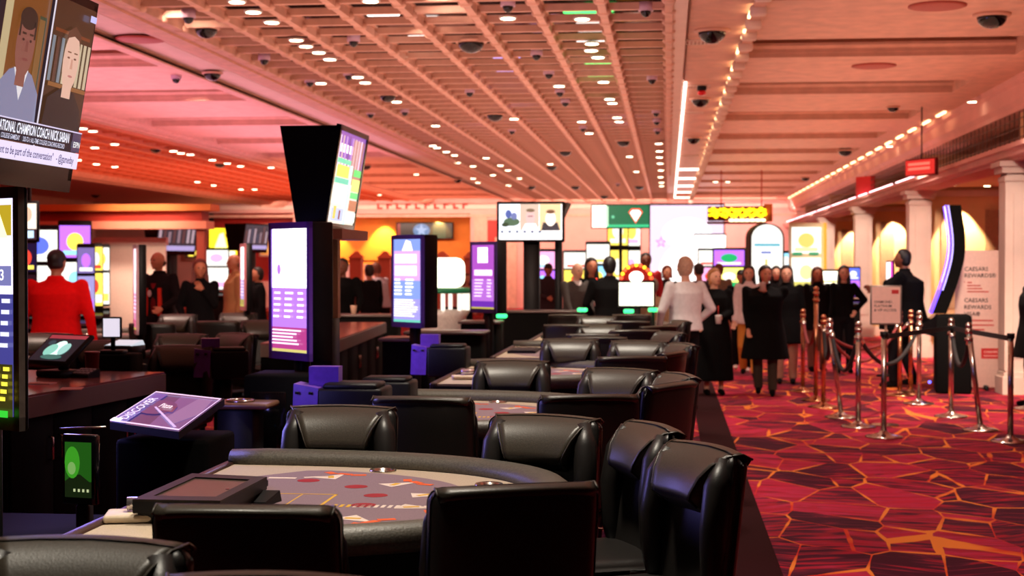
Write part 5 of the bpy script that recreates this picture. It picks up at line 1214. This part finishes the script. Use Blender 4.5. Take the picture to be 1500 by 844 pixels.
# louvred vents and detectors on the strip
v0 = None
for (u, v, lab) in ((1027, 61, 'first'), (1020, 127, 'second'), (1013, 165, 'third'), (1010, 228, 'fourth')):
    p = AZ(u, v, ZC-.005); t = thing('ceiling_vent', lab+' louvred vent along the narrow ceiling strip', 'vent', p, 0, 'louvred vents on the strip')
    for k in range(9): M().bx(-.16+.04*k-.008, -.16+.04*k+.008, -.12, .12, -.01, .004).build('slat', CREAM, t)
    M().bx(-.19, .19, -.14, -.12, -.012, .004).build('frame', CREAM, t); M().bx(-.19, .19, .12, .14, -.012, .004).build('frame', CREAM, t)
p = AZ(1028, 125, ZC); t = thing('alarm_unit', 'small red and black alarm unit on the vent strip', 'alarm', p); M().rbox((0, 0, -.04), (.12, .12, .06), .01, 1).build('case', BLACK, t); M().rbox((0, 0, -.10), (.11, .11, .06), .02, 1).build('lens', P3(220, 30, 40, .3), t)
for (u, v, lab) in ((1373, 8, 'large flat round'), (1280, 96, 'thin flat round'), (205, 57, 'reddish flat round')):
    p = AZ(u, v, 4.0 if u < 1300 or v < 20 else 4.0); o = M().lathe((0, 0, -.02), [(.22, 0), (.26, .008), (.26, .02)], 24).build('ceiling_disc', P3(175, 75, 60, .6)); o.location = p; tag(o, lab+' speaker cover on the ceiling', 'speaker')
green_lamp(735, 463, 16.9, 'green glowing marker beside the magenta display'); green_lamp(853, 454, 17.8, 'green glowing marker before the grey haired man'); green_lamp(921, 456, 17.5, 'green glowing marker below the white game screen'); green_lamp(957, 454, 17.5, 'green glowing marker beside the white sweater')
# ------------------------------------------------------------------ people
REM = []
def remesh(o, vox, sm=2):
    r = o.modifiers.new('r', 'REMESH'); r.mode = 'VOXEL'; r.voxel_size = vox; r.use_smooth_shade = True
    if sm:
        s = o.modifiers.new('s', 'SMOOTH'); s.factor = .5; s.iterations = sm
    REM.append(o)
def ik(a, b, l1, l2, pole):
    d = (b-a); L = d.length
    if L > (l1+l2)*.995: b = a+d.normalized()*(l1+l2)*.995; d = b-a; L = d.length
    x = (l1*l1-l2*l2+L*L)/(2*L); h = math.sqrt(max(0, l1*l1-x*x)); n = d.normalized()
    p = (pole-n*pole.dot(n)).normalized()
    return a+n*x+p*h, b
SKIN = lambda r, g, b: mat('skin_%d' % r, lin((r/255, g/255, b/255)), .5, var=.06)
SK_A, SK_B, SK_C, SK_D = SKIN(214, 150, 118), SKIN(190, 118, 88), SKIN(224, 168, 140), SKIN(120, 66, 46)
def cloth(r, g, b): return mat('cloth_%02x%02x%02x' % (r, g, b), lin((r/255, g/255, b/255)), .9, scale=25, bump=.08, spec=.12, var=.06)
def person(u, vtop, Y, label, face=180, H=None, hair='short', haircol=(30, 20, 16), skin=SK_A, top=(16, 14, 16), topkind='jacket', bottom=(18, 16, 20),
           hl=(-.24, .04, .80), hr=(.24, .04, .80), gait=.0, lean=0, female=False, shoes=(12, 10, 10), hem=None, extra=None, headturn=0, vox=None, group=None, bulk=1.0, sit=False, pole=None):
    p = AY(u, vtop, Y)
    H = H or p.z
    k = H/1.75
    t = thing('person', label, 'person', (p.x, Y, p.z-H if sit else 0), R(face), group)
    sw = (.165 if female else .185)*bulk**.5
    vox = vox or (.0105 if Y < 20 else .0125)
    V = Vector
    def ln(q):
        q = V(q)
        if lean and q.z > .95:
            m = Matrix.Rotation(R(-lean), 3, 'X'); q = V((0, 0, .95))+m @ (q-V((0, 0, .95)))
        return q
    def S_(q): return ln(q)*k
    T = Matrix.Scale(k, 4)
    hand = {}; elbow = {}
    for s, tg in ((-1, hl), (1, hr)):
        sh = V((s*sw, 0, 1.42)); e, w = ik(sh, V(tg), .285, .25, V(pole if pole else (s*.9, -.8, -.3)))
        hand[s] = (sh, e, w)
    feet = {-1: (V((-.10, gait, .08)), V((-.10, gait*.55+.03, .49))), 1: (V((.10, -gait, .08)), V((.10, -gait*.4+.02, .49)))}
    if gait:
        feet[1] = (V((.09, -gait, .08+abs(gait)*.25)), V((.10, -gait*.2+.05, .49)))
    # ---- body
    b = M()
    def torso(m, f, rings, lean_=True):
        m.stack(rings, 20)
    def L(m, fn):
        m.v = [fn(q) for q in m.v]
    b.stack([(.84, 0, 0, .10, .08), (.90, 0, 0, .155, .105), (1.0, 0, 0, .145, .10), (1.10, 0, .005, .125, .09), (1.24, 0, .008, .145, .10), (1.35, 0, .0, sw*.88, .10), (1.42, 0, -.005, sw*.86, .08), (1.465, 0, -.01, .07, .055)], 20)
    b.caps((0, -.012, 1.43), (0, .004, 1.55), .056, .050, 12)
    hc = V((0, .018, 1.637))
    b.ball(hc, (.079, .095, .108), 18, 14); b.ball(hc+V((0, .028, -.055)), (.058, .062, .056), 14, 10)
    b.caps(hc+V((0, .082, .015)), hc+V((0, .104, -.022)), .010, .014, 8); b.caps(hc+V((-.03, .075, .03)), hc+V((.03, .075, .03)), .014, .014, 8)
    b.caps(hc+V((-.014, .087, -.056)), hc+V((.014, .087, -.056)), .010, .010, 8); b.ball(hc+V((0, .072, -.092)), (.022, .018, .018), 10, 6)
    for s in (-1, 1): b.ball(hc+V((s*.074, -.005, -.01)), (.012, .022, .032), 10, 6); b.ball(hc+V((s*.04, .066, -.03)), (.02, .018, .018), 10, 6)
    if headturn:
        m_ = Matrix.Rotation(R(headturn), 3, 'Z')
        b.v = [V((0, 0, q.z))+m_ @ V((q.x, q.y, 0)) if q.z > 1.52 else q for q in b.v]
    for s in (-1, 1):
        sh, e, w = hand[s]
        b.caps(sh, e, .050, .038); b.caps(e, w, .038, .027)
        d = (w-e).normalized(); side = d.cross(V((0, 1, 0)) if abs(d.y) < .9 else V((0, 0, 1))).normalized()
        if side.dot(V((-s, 0, 0))) < 0: side = -side
        n = d.cross(side).normalized()
        if n.y < 0: n = -n
        for o in (-.022, -.007, .008, .022): b.caps(w+d*.005+side*o*.7, w+d*.078+side*o*1.25, .015, .014, 8)
        for q, (o, l) in enumerate(((-.033, .055), (-.012, .072), (.010, .076), (.031, .066))):
            a0 = w+d*.080+side*o; a1 = a0+d*l*.55+n*.006; a2 = a1+d*l*.38+n*.024
            b.caps(a0, a1, .0105, .0098, 8); b.caps(a1, a2, .0098, .0088, 8)
        a0 = w+d*.025+side*.026; a1 = a0+d*.032+side*.028+n*.008; a2 = a1+d*.034+side*.008+n*.01
        b.caps(a0, a1, .013, .0115, 8); b.caps(a1, a2, .0115, .010, 8)
        an, kn = feet[s]
        b.caps((s*.085, 0, .90), kn, .082, .052, 12); b.caps(kn, an, .052, .036, 12); b.caps(an+V((0, -.02, -.035)), an+V((0, .13, -.05)), .035, .026, 8)
    L(b, lambda q: ln(q)*k)
    o = b.build('body', skin, t); remesh(o, vox, 1)
    def hd(q):
        q = V(q)
        if headturn: q = V((0, 0, q.z))+Matrix.Rotation(R(headturn), 3, 'Z') @ V((q.x, q.y, 0))
        return q
    for s in (-1, 1):
        m = M(); m.ball(hc+V((s*.031, .088, .008)), (.013, .008, .007), 8, 6); L(m, lambda q: ln(hd(q))*k); m.build('eye', mat('eye_dark', (.03, .02, .02), .2), t)
    m = M(); m.ball(hc+V((0, .097, -.058)), (.021, .007, .006), 8, 6); L(m, lambda q: ln(hd(q))*k); m.build('lips', mat('lip', (.42, .12, .10), .5), t)
    # ---- clothes
    tm = cloth(*top); hem = hem if hem is not None else (.84 if topkind == 'jacket' else .92)
    g = M(); a = .022*bulk if topkind != 'sweater' else .024; B = bulk
    hemr = {'jacket': .20, 'coat': .24, 'dress': .23, 'sweater': .185, 'shirt': .175, 'suit': .20}[topkind]
    g.stack([(hem, 0, 0, hemr*B**.5, hemr*.72*B)]+([(.9, 0, 0, .19*B**.5, .14*B)] if hem < .85 else [])+[(1.0, 0, 0, .170*B**.5, .125*B), (1.10, 0, .003, .158*B**.5, .118*B), (1.24, 0, .008, (.170 if not female else .16)*B**.5, .125*B), (1.35, 0, .0, sw*.98, .118*B), (1.43, 0, -.005, sw*.90, .095), (1.475, 0, -.012, .085, .070)], 22)
    if topkind in ('jacket', 'coat'): g.stack([(1.44, 0, -.012, .085, .078), (1.515, 0, -.012, .074, .070)], 16)
    if topkind == 'dress': g.v = [V((q.x, q.y, q.z)) for q in g.v]
    for s in (-1, 1):
        sh, e, w = hand[s]
        g.caps(sh+V((-s*.03, 0, -.035)), e, .070*B**.3, .054, 12); g.caps(sh, e, .066, .052, 12); g.caps(e, e.lerp(w, .93), .054, .040, 12)
    L(g, lambda q: ln(q)*k); o = g.build(topkind if topkind != 'dress' else 'dress', tm, t); remesh(o, .015, 2)
    if topkind != 'dress' or hem > .6:
        bmt = cloth(*bottom)
        g = M(); g.stack([(.83, 0, 0, .13, .10), (.90, 0, 0, .175, .122), (1.0, 0, 0, .160, .112), (1.04, 0, 0, .155, .108)], 20)
        for s in (-1, 1):
            an, kn = feet[s]; g.caps((s*.088, 0, .88), kn, .098, .078, 12); g.caps(kn, an+V((0, 0, .03)), .078, .066, 12)
        L(g, lambda q: ln(q)*k); o = g.build('trousers', bmt, t); remesh(o, .016, 2)
    for s in (-1, 1):
        an, kn = feet[s]
        g = M(); g.caps(an+V((0, -.03, -.03)), an+V((0, .06, -.035)), .046, .042, 10); g.caps(an+V((0, .04, -.040)), an+V((0, .15, -.046)), .042, .032, 10)
        g.v = [V((q.x, q.y, max(q.z, 0 if s == -1 or not gait else .0))) for q in g.v]
        L(g, lambda q: q*k); g.build('shoe', cloth(*shoes), t)
    # ---- hair
    hm = mat('hair_%02x%02x%02x' % haircol, lin([c/255 for c in haircol]), .55, scale=90, var=.3)
    g = M()
    if hair in ('short', 'bald'):
        hh = 1 if hair == 'short' else .0
        if hh: g.ball(hc+V((0, -.014, .022)), (.090, .102, .108), 18, 12); g.ball(hc+V((0, -.030, -.03)), (.078, .080, .075), 14, 8)
        else: g.ball(hc+V((0, -.045, -.03)), (.080, .062, .05), 14, 8)
    elif hair == 'cap':
        g.ball(hc+V((0, -.010, .035)), (.084, .102, .085), 18, 12); g.ball(hc+V((0, .09, .045)), (.062, .07, .012), 14, 6); g.ball(hc+V((0, -.03, -.02)), (.078, .072, .06), 12, 8)
    elif hair == 'long':
        g.ball(hc+V((0, -.016, .022)), (.100, .110, .114), 18, 12)
        for s in (-1, 1): g.caps(hc+V((s*.062, -.01, .02)), hc+V((s*.10, .01, -.30)), .040, .034, 10); g.caps(hc+V((s*.05, -.06, 0)), hc+V((s*.075, -.055, -.38)), .05, .03, 10)
        g.caps(hc+V((0, -.07, 0)), hc+V((0, -.07, -.36)), .055, .04, 10)
    elif hair == 'bob':
        g.ball(hc+V((0, -.016, .020)), (.100, .110, .114), 18, 12)
        for s in (-1, 1): g.caps(hc+V((s*.066, -.005, .02)), hc+V((s*.075, .005, -.09)), .032, .026, 10)
        g.caps(hc+V((0, -.05, 0)), hc+V((0, -.05, -.10)), .07, .05, 10)
    # open the face: pull everything in front back
    g.v = [V((q.x, min(q.y, hc.y+.060 if q.z > hc.z+.062 else hc.y+.012), q.z)) if hair != 'cap' and q.y > hc.y else q for q in g.v]
    L(g, lambda q: ln(hd(q))*k); o = g.build('cap' if hair == 'cap' else 'hair', hm, t); remesh(o, .012, 2)
    if extra: extra(t, k, ln, hand)
    return t
def ob(name, m, mt, t): o = m.build(name, mt, t); return o
def x_couple(t, k, ln, hand):
    for s in (-1, 1): m = M(); m.hexa([V_(s*.08, .17, .98), V_(s*.12, .16, .98), V_(s*.12, .09, .98), V_(s*.08, .09, .98)], [V_(s*.075, .165, 1.34), V_(s*.115, .15, 1.34), V_(s*.115, .08, 1.34), V_(s*.075, .08, 1.34)]); ob('red_stripe', m, cloth(210, 50, 35), t)
    m = M(); m.stack([(.96, 0, .125, .055, .035), (1.40, 0, .115, .05, .04)], 12); ob('shirt_front', m, cloth(110, 22, 28), t)
    m = M(); m.ball((.045, .165, 1.27), (.03, .01, .045), 12, 6); ob('badge', m, P3(215, 190, 190), t)
V_ = lambda x, y, z: Vector((x, y, z))
def x_cup(s, colr=(230, 225, 225)):
    def f(t, k, ln, hand):
        sh, e, w = hand[s]; d = (w-e).normalized(); p = ln(w+d*.09+Vector((0, .03, 0)))*k
        m = M(); m.lathe(p-Vector((0, 0, .05)), [(.032, 0), (.042, .10), (.044, .105), (.02, .11)], 14); o = m.build('drink', P3(*colr), None, Vector((0, 0, 0))); 
        o.parent = t; o.name = 'drink'
        M().tube([p+Vector((0, 0, .05)), p+Vector((0, -.01, .17))], .004, 6).build('straw', P3(210, 50, 40), t)
    return f
def x_fur(t, k, ln, hand):
    sh, e, w = hand[-1]; M().ball(ln(e.lerp(w, .85))*k, (.05, .05, .03), 12, 6).build('cuff', P3(230, 160, 150), t)
def x_badge(t, k, ln, hand):
    m = M(); m.tube([(-.05, .11, 1.45), (-.01, .13, 1.30), (.0, .135, 1.15)], .012, 6, flat=.4); m.build('lanyard', cloth(220, 60, 50), t); M().rbox((0, .14, 1.12), (.06, .01, .14), .004, 1).build('badge', P3(245, 235, 230), t)
def x_white(t, k, ln, hand):
    m = M(); m.stack([(1.0, 0, .12, .05, .035), (1.42, 0, .11, .055, .04)], 12); m.build('shirt_front', cloth(230, 225, 225), t)
person(82, 366, 13.5, 'person in a bright red jacket seen from behind, dark cap on', 2, hair='cap', haircol=(30, 14, 16), skin=SK_B, top=(238, 14, 16), hem=.82, bulk=1.7, hl=(-.32, .0, .86), hr=(.33, .10, .84), bottom=(14, 12, 14))
person(233, 369, 19, 'balding person in a black and red jacket with a white badge', 168, hair='bald', haircol=(70, 45, 35), skin=SK_B, top=(22, 14, 16), bulk=1.2, hl=(-.20, .26, 1.05), hr=(.10, .28, 1.08), extra=x_couple, headturn=-20)
person(293, 381, 18.6, 'person with long reddish hair in black, hand at the chest', 190, hair='long', haircol=(105, 38, 28), skin=SK_B, top=(10, 9, 12), female=True, hl=(-.06, .17, 1.36), hr=(.18, .20, .98), headturn=15, bulk=1.25)
person(345, 372, 20.5, 'bald person in a tan coat partly behind the thin display', 120, hair='bald', haircol=(120, 80, 60), skin=SK_B, top=(170, 120, 80), topkind='coat', hem=.70, bulk=1.3)
person(378, 392, 21.5, 'person in black with a red letter on the sleeve, beside the purple display', 120, hair='short', top=(14, 12, 14), skin=SK_B,
       extra=lambda t, k, ln, hand: M().tube([(.06*cos(a*pi/6)*k, .16, (1.15+.09*sin(a*pi/6))*k) for a in range(12)], .022, 6, closed=True).build('red_letter', P3(240, 50, 40), t))
person(502, 379, 21.5, 'person in plain black with short dark hair before the orange alcove', 178, hair='short', haircol=(8, 6, 6), skin=SK_D, top=(8, 7, 8), topkind='shirt', bulk=1.25, hl=(-.25, .20, .95), hr=(.25, .20, .95))
person(560, 384, 26, 'person in a pale grey shirt bending toward a table', 60, hair='short', haircol=(120, 60, 40), skin=SK_B, top=(205, 195, 205), topkind='shirt', lean=12, bulk=1.2, hl=(-.2, .35, .95), hr=(.2, .35, .95))
person(541, 388, 25, 'person in black in front of the one in the pale grey shirt', 40, hair='short', haircol=(40, 20, 14), skin=SK_B, top=(16, 12, 14), topkind='shirt', bulk=1.1)
person(662, 412, 30, 'seated person with light clothes beyond the green rimmed game', 200, H=1.5, hair='bob', haircol=(150, 80, 50), skin=SK_C, top=(230, 160, 150), topkind='sweater', female=True)
person(683, 416, 30, 'person with dark red hair sitting by the magenta display', 230, H=1.45, hair='long', haircol=(110, 40, 30), skin=SK_A, top=(200, 120, 110), topkind='sweater', female=True)
person(803, 386, 27, 'person in dark clothes and pale cap behind the centre TV post', 200, hair='cap', haircol=(40, 30, 34), skin=SK_B, top=(60, 45, 50), hl=(-.1, .3, 1.1), hr=(.1, .3, 1.1))
person(840, 384, 21, 'grey haired person in a grey suit leaning over the table', 215, hair='bald', haircol=(190, 165, 150), skin=SK_C, top=(74, 68, 66), topkind='suit', lean=8, hl=(-.12, .32, 1.0), hr=(.2, .34, .98), extra=x_white, bulk=1.15)
person(866, 379, 21.5, 'person with long dark hair and a white badge on a red lanyard', 200, hair='long', haircol=(16, 10, 12), skin=SK_B, top=(10, 8, 10), topkind='shirt', female=True, extra=x_badge, bulk=1.1)
person(893, 377, 19.2, 'person in black seen from behind beside the game screen', 10, hair='short', haircol=(6, 5, 6), skin=SK_D, top=(7, 6, 7), topkind='jacket', bulk=1.35, hl=(-.2, .2, 1.0), hr=(.2, .2, 1.0))
person(946, 371, 24, 'dark skinned person in red behind the arch of bulbs', 185, hair='short', haircol=(40, 26, 22), skin=SK_D, top=(170, 40, 45), topkind='shirt')
person(957, 403, 20, 'person in a tan top low behind the white game screen', 10, H=1.45, hair='short', haircol=(130, 110, 95), skin=SK_B, top=(150, 115, 88), topkind='shirt', bulk=1.15)
person(977, 390, 25, 'person in brown and black beside the white sweater', 200, hair='bob', haircol=(120, 50, 34), skin=SK_A, top=(30, 16, 18), female=True)
person(1004, 377, 16.9, 'person in a white sweater seen from the side and behind', 35, hair='short', haircol=(200, 160, 135), skin=SK_C, top=(225, 220, 222), topkind='sweater', bulk=1.3, hl=(-.22, .20, .98), hr=(.22, .1, 1.0))
person(1024, 386, 23, 'person in dark grey behind the white sweater and the woman in black', 20, hair='cap', haircol=(30, 20, 20), skin=SK_B, top=(60, 45, 48), topkind='shirt')
person(1053, 387, 26, 'person in olive grey with brown hair further up the aisle', 10, hair='short', haircol=(110, 50, 35), skin=SK_B, top=(120, 100, 82), topkind='shirt')
person(1046, 394, 19.1, 'smiling blond person in a long black dress holding a cup', 188, hair='bob', haircol=(176, 120, 72), skin=SK_C, top=(8, 7, 8), topkind='dress', hem=.20, female=True, hl=(-.06, .25, 1.08), hr=(.27, .16, .98), headturn=22, bulk=1.45, extra=x_cup(-1))
person(1086, 395, 23.3, 'person in black with a dark cap walking with white shoes', 180, hair='cap', haircol=(12, 8, 14), skin=SK_B, top=(14, 12, 16), gait=.12, shoes=(225, 200, 190), topkind='jacket')
person(1097, 390, 22.2, 'person in a white hooded top and tan legs behind the black coat', 175, hair='long', haircol=(30, 20, 18), skin=SK_C, top=(225, 205, 205), topkind='jacket', female=True, bottom=(205, 135, 60), gait=.15)
person(1121, 390, 19.1, 'person in a long black coat sipping a drink, grey trousers', 176, hair='bob', haircol=(10, 7, 8), skin=SK_B, top=(7, 6, 7), topkind='coat', hem=.50, female=False, hl=(.0, .20, 1.40), hr=(.22, .18, .88), headturn=18, bottom=(66, 58, 50), bulk=1.9, gait=.08, extra=x_cup(-1, (200, 170, 160)), shoes=(8, 7, 8))
person(1137, 391, 25, 'person half hidden between the black coat and the pale face', 180, hair='long', haircol=(30, 16, 14), skin=SK_C, top=(16, 12, 14), female=True)
person(1152, 390, 21, 'pale faced person in a black coat behind the drinking one', 178, hair='long', haircol=(16, 10, 10), skin=SK_C, top=(9, 8, 9), topkind='coat', hem=.60, female=True, bulk=1.4, bottom=(190, 150, 130))
person(1197, 392, 23.5, 'person with brown hair in black over tan clothes behind the rope posts', 190, hair='long', haircol=(90, 40, 28), skin=SK_B, top=(14, 10, 12), topkind='coat', hem=.7, female=True, bottom=(120, 70, 60), bulk=1.2)
person(1236, 390, 23.2, 'person in black with one hand on the hip', 184, hair='long', haircol=(16, 10, 10), skin=SK_C, top=(8, 7, 9), topkind='shirt', female=True, hl=(-.19, .06, 1.02), hr=(.24, .08, .86), shoes=(8, 7, 7), pole=(-1, -.3, .1))
person(1324, 366, 20.5, 'large person all in black facing the lit bay by the curved machine', 70, hair='short', haircol=(8, 6, 6), skin=SK_D, top=(6, 5, 6), topkind='jacket', hem=.74, bulk=2.1, hl=(-.16, .36, 1.25), hr=(.2, .30, 1.15), gait=.10)
person(1516, 392, 17.9, 'person in black cut by the picture edge beside the belt post', 100, H=1.66, hair='short', haircol=(10, 8, 8), skin=SK_D, top=(8, 7, 8), topkind='coat', hem=.6, bulk=1.4)
# ------------------------------------------------------------------ bake the voxel surfaces
bpy.context.view_layer.update()
dg = bpy.context.evaluated_depsgraph_get()
new = [(o, bpy.data.meshes.new_from_object(o.evaluated_get(dg))) for o in REM]
for o, me in new:
    mt = o.data.materials[0]
    o.modifiers.clear(); o.data = me
    if not me.materials: me.materials.append(mt)
    else: me.materials[0] = mt
    me.polygons.foreach_set('use_smooth', [True]*len(me.polygons)); me.polygons.foreach_set('material_index', [0]*len(me.polygons))
